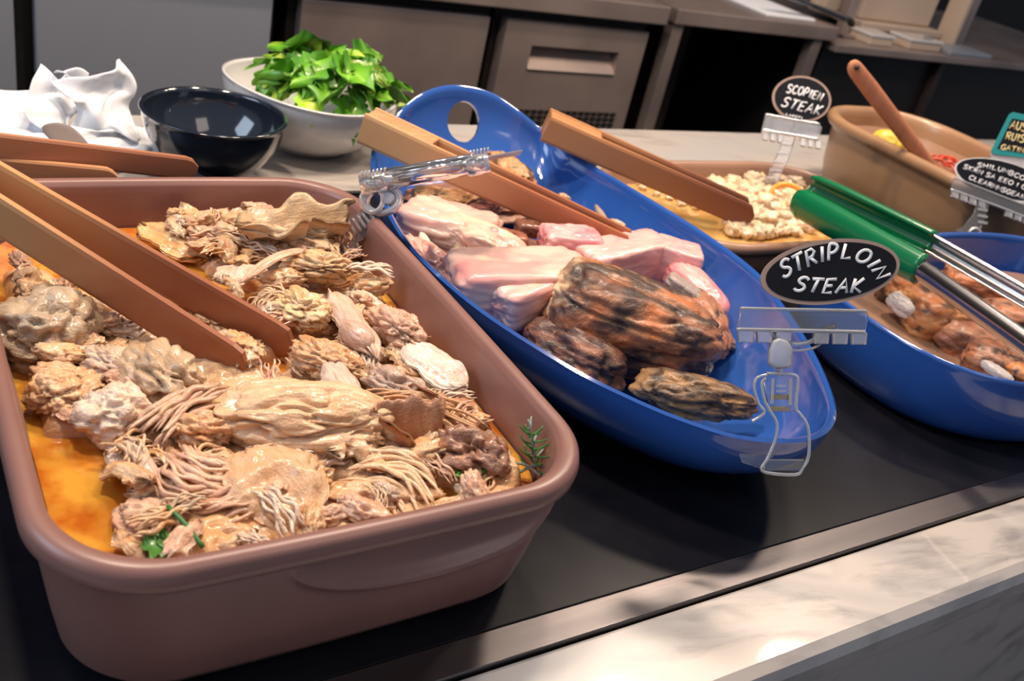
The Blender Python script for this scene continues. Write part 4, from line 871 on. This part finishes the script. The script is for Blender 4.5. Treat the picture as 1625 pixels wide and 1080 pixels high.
tag(part('pepper_ring', *tubeVF(path, .0045, 8, .6, closed=True), M['orange'], None), 'orange pepper ring standing at the right side of the garlic', 'pepper')

# food in the pot
r_ = chunk(.07, .05, .045, 401, lump=.15, fold=.1, sub=4); place('potato_piece', r_, M['yellow'], None, at(1385, 222, .10), at(1428, 232, .10), 'yellow speckled lump in the beige pot left of the wooden spoon', 'potato')
rr = random.Random(8)
for k in range(22):
    P = at(rr.uniform(1452, 1510), rr.uniform(250, 272), .100); a = rr.uniform(0, 3); d = np.array([math.cos(a), math.sin(a), .1])*.014
    P[0] = min(P[0], 1.67); tag(part('pepper_shred', *tubeVF(spline([P-d, P+[0, 0, .006], P+d], 8), .0022, 6), M['red'], None), 'thin red shred of pepper around the wooden spoon in the beige pot', 'pepper', 'red shreds in the beige pot')

# ------------------------------------------------------------------ salad leaves in the white bowl
rr = random.Random(12); lp = []
for s in range(8):
    V, F, U, Vv = leafVF(.052, .036+.006*(s % 3), s*1.7, .12+.05*(s % 3), .25+.08*(s % 4), 18, 11, .22)
    c = mix3((.17, .42, .02), (.06, .24, .015), np.clip(np.abs(Vv)*.9, 0, 1)) if s % 3 else mix3((.50, .58, .05), (.20, .44, .03), np.clip(np.abs(Vv), 0, 1))
    c = mix3(c, (.30, .50, .10), (np.abs(Vv) < .12).astype(float)*.7); lp.append(make_mesh('salad_leaf', V, F, M['leaf'], c))
cx, cy = .530, 1.258
k = 0; spots = []
while k < 80:
    a = rr.uniform(0, 6.283); q = math.sqrt(rr.random()); x = cx+math.cos(a)*q*.066+.008; y = cy+math.sin(a)*q*.064; 
    z = .078+.050*(1-q*q)*rr.uniform(.6, 1.1)+.012
    o = ob('salad_leaf', lp[k % 8], None, mtx=Matrix.Translation((x, y, z)) @ Matrix.Rotation(a+rr.uniform(-.8, .8), 4, 'Z') @ Matrix.Rotation(rr.uniform(-.5, .5), 4, 'Y') @ Matrix.Rotation(rr.uniform(-.6, .6), 4, 'X') @ Matrix.Scale(rr.uniform(.8, 1.25), 4))
    tag(o, ['yellow-green', 'dark green', 'mid green'][(k % 8) % 3]+' leaf '+where((x, y, z), [((cx-.06, cy-.03, .09), 'left foot of the leaf heap'), ((cx, cy, .13), 'crown of the leaf heap'), ((cx+.07, cy-.01, .09), 'right foot of the leaf heap'), ((cx, cy+.06, .1), 'back of the leaf heap'), ((cx, cy-.06, .09), 'front of the leaf heap')]), 'leaf', 'salad leaves in the white bowl'); k += 1
for k in range(10):
    a = rr.uniform(-.9, .7); p0 = np.array([cx+.02, cy, .09]); p1 = p0+[.05*math.cos(a)+.01, .05*math.sin(a), rr.uniform(0, .03)]
    tag(part('leaf_stalk', *tubeVF(spline([p0, (p0+p1)/2+[0, 0, .012], p1], 10), .0016, 6), M['herb'], None), 'thin green stalk among the salad leaves', 'leaf', 'stalks in the white bowl')
e = tag(box('black_scoop', .612, .655, 1.128, 1.150, .066, .094, M['dark'], None, .004), 'black scoop edge resting against the right side of the white bowl', 'scoop')

# ------------------------------------------------------------------ crumpled paper and spoon on the rear marble
def paper(name, pts, label, seed, amp=.02, n=40, th=.0012):
    """crumpled sheet from four corner points (each x, y, z)"""
    A, B, C_, D = [np.array(p, float) for p in pts]; u = np.linspace(0, 1, n); U, V_ = np.meshgrid(u, u, indexing='ij'); U = U.ravel()[:, None]; V_ = V_.ravel()[:, None]
    P = A*(1-U)*(1-V_)+B*U*(1-V_)+C_*U*V_+D*(1-U)*V_
    Q = np.c_[U*3, V_*3, U*0+seed]; d = np.abs(vn(Q*.8, seed)-.5)*2+.35*np.abs(vn(Q*1.9, seed+1)-.5)*2+.03*vn(Q*8, seed+2)
    P[:, 2] += (d-.45)*amp*.9; P[:, 0] += (vn(Q*1.0, seed+4)-.5)*amp*1.6; P[:, 1] += (vn(Q*1.0, seed+5)-.5)*amp*2.2; P[:, 2] = np.maximum(P[:, 2], .0012)
    F = [(i*n+j, (i+1)*n+j, (i+1)*n+j+1, i*n+j+1) for i in range(n-1) for j in range(n-1)]
    o = part(name, P, F, M['paper'], None); s_ = o.modifiers.new('thick', 'SOLIDIFY'); s_.thickness = th; tag(o, label, 'paper'); return o
paper('crumpled_paper', [atY(120, 215, 1.20), atY(95, 120, 1.24), atY(188, 90, 1.27), atY(232, 215, 1.22)], 'tall white crumpled paper peak beside the black bowl', 3, .018)
paper('crumpled_paper', [atY(60, 225, 1.19), atY(68, 118, 1.24), atY(128, 108, 1.27), atY(130, 225, 1.21)], 'rounded white paper fold left of the tall peak', 5, .022)
paper('crumpled_paper', [at(-120, 240, .03), at(-100, 130, .04), at(90, 140, .05), at(60, 235, .03)], 'white paper spread flat at the far left of the rear counter', 8, .022)
paper('crumpled_paper', [at(90, 235, .03), at(110, 200, .05), at(262, 208, .012), at(285, 268, .004)], 'white paper corner lying flat under the black bowl side', 11, .012)
e = empty('serving_spoon', tuple(at(90, 215, .03)), 'grey-brown rounded spoon resting on the white paper', 'spoon')
a, b = at(82, 196, .062), at(150, 262, .05)
part('spoon_blade', *tubeVF(spline([a, a*.6+b*.4, b], 16), np.array([.004, .011, .015, .017, .0185, .019, .019, .0185, .018, .017, .016, .015, .014, .013, .012, .011]), 14, .25), M['fridge'], e)

# ------------------------------------------------------------------ chalk signs and clear plastic clips
STROKE = {
 'S': [[(.88, .84), (.62, 1), (.28, .96), (.12, .76), (.30, .57), (.68, .45), (.84, .24), (.62, .02), (.26, 0), (.05, .14)]],
 'T': [[(0, .97), (1, 1)], [(.5, .98), (.44, 0)]], 'R': [[(.12, 0), (.14, 1), (.62, 1), (.84, .80), (.64, .56), (.14, .48)], [(.42, .50), (.92, 0)]],
 'I': [[(.5, 1), (.5, 0)]], 'P': [[(.14, 0), (.16, 1), (.66, .98), (.86, .76), (.62, .50), (.16, .46)]], 'L': [[(.14, 1), (.12, 0), (.85, .04)]],
 'O': [[(.5, 1), (.16, .86), (.02, .5), (.18, .12), (.5, 0), (.84, .14), (.98, .5), (.82, .88), (.5, 1)]],
 'N': [[(.08, 0), (.12, 1), (.86, 0), (.90, 1)]], 'E': [[(.88, 1), (.14, .97), (.12, 0), (.86, .02)], [(.12, .5), (.72, .53)]],
 'A': [[(0, 0), (.5, 1), (.94, 0)], [(.2, .38), (.78, .38)]], 'K': [[(.14, 1), (.12, 0)], [(.86, 1), (.16, .46), (.90, 0)]],
 'C': [[(.88, .84), (.55, 1), (.16, .80), (.05, .45), (.22, .08), (.60, 0), (.9, .16)]], 'U': [[(.1, 1), (.12, .3), (.45, 0), (.80, .28), (.86, 1)]],
 'M': [[(.02, 0), (.14, 1), (.5, .3), (.86, 1), (.98, 0)]], 'G': [[(.88, .84), (.55, 1), (.14, .8), (.05, .4), (.3, .02), (.75, .04), (.88, .4), (.55, .42)]],
 'H': [[(.1, 1), (.1, 0)], [(.88, 1), (.88, 0)], [(.1, .5), (.88, .52)]], 'B': [[(.12, 0), (.12, 1), (.66, .96), (.76, .74), (.5, .54), (.84, .34), (.7, .03), (.12, 0)]],
 'F': [[(.88, 1), (.14, .98), (.12, 0)], [(.12, .52), (.7, .54)]], 'D': [[(.12, 0), (.12, 1), (.6, .92), (.9, .5), (.6, .06), (.12, 0)]],
}
class Plane:
    """a real tilted plane that faces roughly towards the person reading it"""
    def __init__(s, P0, px, py, yaw=0):
        s.P0 = np.array(P0); s.x0, s.y0 = px, py; s.k = float((s.P0-CAM) @ RW)/FL
        s.r = RX*math.cos(yaw)-RW*math.sin(yaw); s.d = RV; s.n = np.cross(s.d, s.r); s.n = s.n if s.n @ RW < 0 else -s.n
    def W(s, x, y, dz=0): return s.P0+s.r*(x-s.x0)*s.k+s.d*(y-s.y0)*s.k+s.n*dz
    def prism(s, name, poly, z0, z1, m, parent, bevel=0, smooth=False, segs=2):
        n = len(poly); V = [s.W(x, y, z0) for x, y in poly]+[s.W(x, y, z1) for x, y in poly]
        o = part(name, V, [tuple(range(n)), tuple(range(n, 2*n))[::-1]]+[(i, n+i, n+(i+1) % n, (i+1) % n) for i in range(n)], m, parent, smooth=smooth, bevel=bevel, segs=segs); return fixn(o)
    def tube(s, name, pts, r, m, parent, n=8, z=0, flat=1, k=24, closed=False):
        P = spline([(x, y, 0) for x, y in pts], k, closed); return part(name, *tubeVF([s.W(a[0], a[1], z) for a in P], r*s.k, n, flat, closed=closed), m, parent)
    def text(s, words, base, h, wd, r, z, m, parent, slant=.15, gap=.28, rotk=1.0, hend=None):
        """strokes along a pixel baseline given as a spline; one mesh per word"""
        B = spline([(x, y, 0) for x, y in base], 200)[:, :2]; D = np.r_[0, np.cumsum(np.linalg.norm(np.diff(B, axis=0), axis=1))]
        tot = sum(.5 if c in ' I' else 1 for c in words)+gap*(len(words)-1); sc = D[-1]/tot; cur = 0; parts = []
        for c in words:
            wc = (.5 if c in ' I' else 1)*sc; hh = h if hend is None else h+(hend-h)*(cur/D[-1]); mid = cur+wc/2; i = min(int(np.searchsorted(D, mid)), 198)
            t = (B[min(i+4, 199)]-B[max(i-4, 0)]); t = t/np.linalg.norm(t); t[1] *= rotk; t /= np.linalg.norm(t); nrm = np.array([t[1], -t[0]]); c0 = np.array([np.interp(mid, D, B[:, 0]), np.interp(mid, D, B[:, 1])])
            for st in STROKE.get(c, []):
                q = [c0+t*((a-.5)*wc+slant*b*hh)+nrm*b*hh for a, b in st]
                P = spline([(a, b, 0) for a, b in q], max(6, len(q)*4)) if len(q) > 4 and c not in 'MNER' else np.array([(a, b, 0) for a, b in q])
                parts.append(tubeVF([s.W(a[0], a[1], z) for a in P], r*s.k, 6, .35, up=s.n))
            cur += wc+gap*sc
        return part('lettering', *join(parts), m, parent)
def ell(cx, cy, a, b, rot=0, n=64):
    c, s_ = math.cos(rot), math.sin(rot)
    return [(cx+a*math.cos(t)*c-b*math.sin(t)*s_, cy+a*math.cos(t)*s_+b*math.sin(t)*c) for t in np.linspace(0, 2*math.pi, n, endpoint=False)]

# sign 1 : STRIPLOIN STEAK on the near rim of the boat dish
P = Plane(atY(1240, 690, .385), 1240, 690)
sg = empty('menu_sign', tuple(P.W(1318, 480)), 'large oval chalk sign reading STRIPLOIN STEAK above the boat dish', 'sign')
P.prism('sign_rim', ell(1317, 431, 111, 51, -.135, 80), -.0010, .0008, M['rimwood'], sg)
P.prism('chalkboard', ell(1318, 431, 104, 45, -.135, 80), .0009, .0014, M['board'], sg)
P.text('STRIPLOIN', [(1241, 441), (1262, 432), (1276, 426), (1300, 417), (1330, 411), (1354, 412), (1374, 423), (1392, 444)], 25, 0, 2.6, .0018, M['chalk'], sg, hend=22, rotk=1.15, gap=.14, slant=.25)
P.text('STEAK', [(1257, 460), (1290, 464), (1330, 465), (1366, 464)], 22, 0, 2.6, .0018, M['chalk'], sg, slant=.35, gap=.2)
cl = empty('sign_clip', tuple(P.W(1240, 720)), 'big clear plastic clip gripping the near tip of the blue boat dish', 'clip')
def clip_holder(P, cl, x0, x1, y0, y1, skew=0, th=.004, teeth=7, rim=True):
    """channel that holds the card: clear plate, rolled upper edge, toothed lower edge"""
    h = y1-y0; s_ = lambda x: skew*(x-x0)
    P.prism('holder_plate', [(x0+6, y0+s_(x0)), (x1-4, y0+s_(x1)), (x1, y0+h*.15+s_(x1)), (x1-5, y0+h*.62+s_(x1)), (x0, y0+h*.62+s_(x0))], .0005, .0022, M['clear'], cl, bevel=.0004)
    P.prism('holder_back', [(x0+8, y0+2+s_(x0)), (x1-4, y0+2+s_(x1)), (x1-6, y0+h*.6+s_(x1)), (x0+4, y0+h*.6+s_(x0))], -.0028, -.0012, M['clear'], cl, bevel=.0004)
    P.tube('holder_edge', [(x0+6, y0+s_(x0)), ((x0+x1)/2, y0+s_((x0+x1)/2)), (x1-4, y0+s_(x1))], max(1.3, h*.05), M['edge'], cl, z=.002)
    P.prism('holder_lip', [(x0+2, y0+h*.56+s_(x0)), (x1-6, y0+h*.56+s_(x1)), (x1-6, y0+h*.64+s_(x1)), (x0+2, y0+h*.64+s_(x0))], -.003, .003, M['edge'], cl)
    P.tube('holder_edge', [(x0, y0+h*.62+s_(x0)), ((x0+x1)/2, y0+h*.62+s_((x0+x1)/2)), (x1-6, y0+h*.62+s_(x1))], max(1.5, h*.06), M['edge'], cl, z=.0025)
    wd = (x1-x0)/teeth
    for i in range(teeth):
        if abs(i+.5-teeth/2) < .6 and teeth > 5: continue
        a = x0+i*wd+wd*.08; b = a+wd*.84
        P.prism('tooth', [(a, y0+h*.64+s_(a)), (b, y0+h*.64+s_(b)), (b-wd*.06, y1+s_(b)), (a+wd*.06, y1+s_(a))], -.003, .0035, M['edge'], cl, bevel=.0008)
clip_holder(P, cl, 1168, 1377, 489, 543, .02)
P.tube('bracket', [(1222, 520), (1232, 536), (1262, 546), (1290, 540), (1304, 524), (1326, 516)], 4.2, M['edge'], cl, z=-.001)
P.tube('bracket', [(1222, 528), (1236, 548), (1264, 556), (1296, 550), (1312, 532), (1330, 522)], 2.2, M['edge'], cl, z=-.001)
P.prism('ball_socket', [(1224, 540), (1234, 536), (1248, 540), (1256, 552), (1255, 578), (1250, 584), (1226, 584), (1219, 576), (1220, 556)], -.006, .006, M['frost'], cl, bevel=.003, smooth=True, segs=3)
P.tube('neck', [(1237, 584), (1237, 596)], 5, M['clear'], cl, n=14, k=4)
P.prism('clamp_plate', [(1216, 594), (1258, 594), (1264, 604), (1262, 640), (1262, 652), (1222, 652), (1218, 640), (1212, 606)], -.0015, .0015, M['clear'], cl, bevel=.0006)
for pts in ([(1216, 594), (1200, 600), (1196, 616), (1203, 640), (1212, 652), (1206, 660), (1192, 668)], [(1214, 600), (1208, 608), (1212, 634), (1220, 650), (1232, 672), (1228, 700), (1216, 728), (1207, 744), (1222, 750), (1262, 752), (1272, 742), (1282, 722), (1281, 678), (1268, 656), (1262, 646), (1265, 604), (1256, 594), (1216, 592)], [(1226, 600), (1224, 640)], [(1254, 600), (1253, 642)]):
    P.tube('clamp_edge', pts, 2.7, M['edge'], cl, z=.002, k=60)
P.prism('lower_jaw', [(1214, 728), (1276, 728), (1272, 746), (1210, 746)], .0, .003, M['clear'], cl, bevel=.0008)
P.prism('rear_jaw', [(1178, 722), (1236, 724), (1212, 746), (1182, 736)], -.012, -.010, M['clear'], cl, bevel=.0006)
for y in (630, 649): P.prism('spring', [(1223, y-5), (1254, y-4), (1255, y+4), (1222, y+4)], -.0036, -.0020, M['gold'], cl, bevel=.0008)
for y in (612, 620): P.prism('rib', [(1230, y-2), (1246, y-2), (1246, y+2), (1230, y+2)], .0016, .0026, M['edge'], cl)

# sign 2 : round sign above the garlic dish
P = Plane(atY(1225, 292, .965), 1225, 292)
sg = empty('menu_sign', tuple(P.W(1270, 190)), 'small round chalk sign with wooden rim above the chopped garlic', 'sign')
P.prism('sign_rim', ell(1272, 157, 47, 36.5, .12), -.0010, .0008, M['rimwood'], sg); P.prism('chalkboard', ell(1272, 157, 43, 33, .12), .0009, .0014, M['board'], sg)
P.text('SCOPIEN', [(1247, 147), (1272, 152), (1302, 161)], 13, 0, 1.5, .0018, M['chalk'], sg, gap=.2)
P.text('STEAK', [(1238, 168), (1268, 176), (1300, 183)], 15, 0, 1.5, .0018, M['chalk'], sg, slant=.3, gap=.2)
P.text('LAKEFI', [(1246, 184), (1272, 190)], 4, 0, .7, .0018, M['chalk'], sg)
cl = empty('sign_clip', tuple(P.W(1225, 290)), 'clear plastic clip with a long stem standing in the garlic dish', 'clip')
clip_holder(P, cl, 1208, 1304, 182, 222, .16, teeth=8)
P.prism('stem', [(1243, 214), (1262, 217), (1252, 250), (1242, 272), (1232, 294), (1214, 291), (1222, 268), (1236, 240)], -.002, .003, M['clear'], cl, bevel=.001)
for y in (226, 240, 254, 268, 280): P.prism('stem_rib', [(1252-(y-214)*.42-9, y), (1252-(y-214)*.42+9, y+2), (1252-(y-214)*.42+8, y+6), (1252-(y-214)*.42-10, y+4)], .003, .005, M['edge'], cl, bevel=.0005)

# sign 3 : dark oval over the beige pot
P = Plane(atY(1540, 428, .735), 1540, 428)
sg = empty('menu_sign', tuple(P.W(1600, 310)), 'long dark oval sign with three chalk lines in front of the beige pot', 'sign')
P.prism('sign_rim', ell(1592, 286, 80, 30, .27), -.0010, .0008, M['white'], sg); P.prism('chalkboard', ell(1592, 285, 77, 27.5, .27), .0009, .0014, M['board'], sg)
P.text('SHILUMBCOO', [(1549, 265), (1585, 272), (1632, 290)], 7, 0, .9, .0018, M['chalk'], sg, gap=.15)
P.text('SKRN SA EEO I ON', [(1527, 267), (1575, 284), (1634, 304)], 7, 0, .9, .0018, M['chalk'], sg, gap=.15)
P.text('CLEARMMSGEAIN', [(1536, 284), (1580, 301), (1628, 318)], 7, 0, .9, .0018, M['chalk'], sg, gap=.12)
cl = empty('sign_clip', tuple(P.W(1540, 430)), 'clear plastic clip on the far rim of the oval dish before the beige pot', 'clip')
clip_holder(P, cl, 1507, 1650, 282, 312, .36, teeth=10)
P.prism('stem', [(1552, 318), (1570, 322), (1562, 346), (1552, 372), (1556, 398), (1552, 428), (1530, 428), (1538, 400), (1534, 374), (1512, 366), (1528, 360), (1544, 340)], -.002, .003, M['clear'], cl, bevel=.001)
P.tube('pivot', ell(1545, 372, 9, 9, 0, 14), 2.5, M['edge'], cl, z=.004, closed=True, k=30)
for y in (330, 340, 350): P.prism('stem_rib', [(1551, y), (1566, y+3), (1564, y+7), (1549, y+4)], .003, .005, M['edge'], cl, bevel=.0005)

# sign 4 : teal card beyond the pot
P = Plane(atY(1610, 262, .80), 1610, 262)
sg = empty('menu_sign', tuple(P.W(1600, 255)), 'teal framed card with three yellow lines at the right edge', 'sign')
P.prism('card', [(1601, 182), (1607, 178), (1700, 196), (1696, 260), (1576, 245), (1572, 240)], -.0010, .0008, M['teal'], sg, bevel=.0006)
P.prism('dark_panel', [(1606, 188), (1700, 206), (1692, 256), (1582, 236)], .0009, .0013, M['board'], sg)
P.text('AUSTU', [(1601, 204), (1645, 213)], 13, 0, 1.1, .0016, M['chalk_y'], sg, gap=.12)
P.text('RUISTCO', [(1594, 221), (1650, 232)], 12, 0, 1.1, .0016, M['chalk_y'], sg, gap=.12)
P.text('GATINUM', [(1587, 237), (1640, 246)], 8, 0, 1.0, .0016, M['chalk_y'], sg, gap=.12)
cl = empty('sign_clip', tuple(P.W(1600, 262)), 'frosted clip foot under the teal card on the beige pot rim', 'clip')
P.prism('clip_foot', [(1572, 243), (1690, 262), (1690, 285), (1590, 262), (1574, 252)], -.004, -.0015, M['frost'], cl, bevel=.001)

# clip on the right rim of the terracotta dish, its card seen almost edge-on
P = Plane(at(590, 345, .118), 590, 345)
cl = empty('sign_clip', tuple(P.W(585, 375)), 'clear plastic clip with ribbed grip on the right rim of the terracotta dish', 'clip')
def cyl(name, p, q, r, z, n=20, m='clear', k=2):
    a, b = P.W(*p, z), P.W(*q, z); return part(name, *tubeVF([a, b], r*P.k, n), M['edge' if name != 'holder_tube' else m], cl)
cyl('holder_tube', (612, 289), (748, 264), 14, .004)
cyl('holder_tube', (606, 277), (750, 252), 6, .008)
cyl('holder_rim', (574, 296), (614, 288), 17, .004); cyl('holder_rim', (742, 266), (776, 259), 16, .004)
for i in range(7): cyl('tooth', (577+i*6, 281-i*1), (580+i*6, 281-i*1), 5, .017, 8)
for i in range(6): cyl('tooth', (746+i*5.5, 248-i), (749+i*5.5, 248-i), 5, .016, 8)
P.tube('socket_ring', ell(608, 318, 27, 20, -.2, 16), 6, M['edge'], cl, z=.002, closed=True, k=48, n=10)
P.tube('socket_ring', ell(592, 318, 17, 20, .1, 16), 4, M['edge'], cl, z=.006, closed=True, k=40, n=10)
P.prism('ball', ell(616, 315, 12, 11, 0, 24), -.003, .006, M['frost'], cl, bevel=.002, smooth=True)
P.prism('grip', [(576, 330), (604, 346), (600, 366), (566, 386), (540, 372), (548, 352)], -.003, .003, M['clear'], cl, bevel=.0015)
for i in range(5): P.tube('grip_rib', [(552+i*8, 350-i*4), (566+i*8, 372-i*4.5)], 2.6, M['edge'], cl, z=.004, k=4)
P.prism('jaw', [(540, 372), (568, 384), (576, 402), (566, 410), (540, 402), (532, 385)], -.002, .003, M['clear'], cl, bevel=.0015)
for i in range(4): P.tube('jaw_rib', [(536+i*8, 384+i*3), (542+i*8, 404+i*1)], 2, M['edge'], cl, z=.004, k=4)
sg = empty('menu_sign', tuple(P.W(700, 262)), 'card sign seen nearly edge-on in the clip above the near tongs', 'sign')
V = [P.W(612, 272, .006), P.W(780, 248, .006), P.W(830, 221, -.050), P.W(826, 228, -.052), P.W(690, 252, -.045), P.W(640, 268, -.012)]
q = [np.array(v) for v in V]; V2 = [v+RV*.0012 for v in q]
fixn(part('card', q+V2, [(0, 1, 2, 3, 4, 5), (11, 10, 9, 8, 7, 6)]+[(i, (i+1) % 6, 6+(i+1) % 6, 6+i) for i in range(6)], M['frost'], sg, smooth=False))
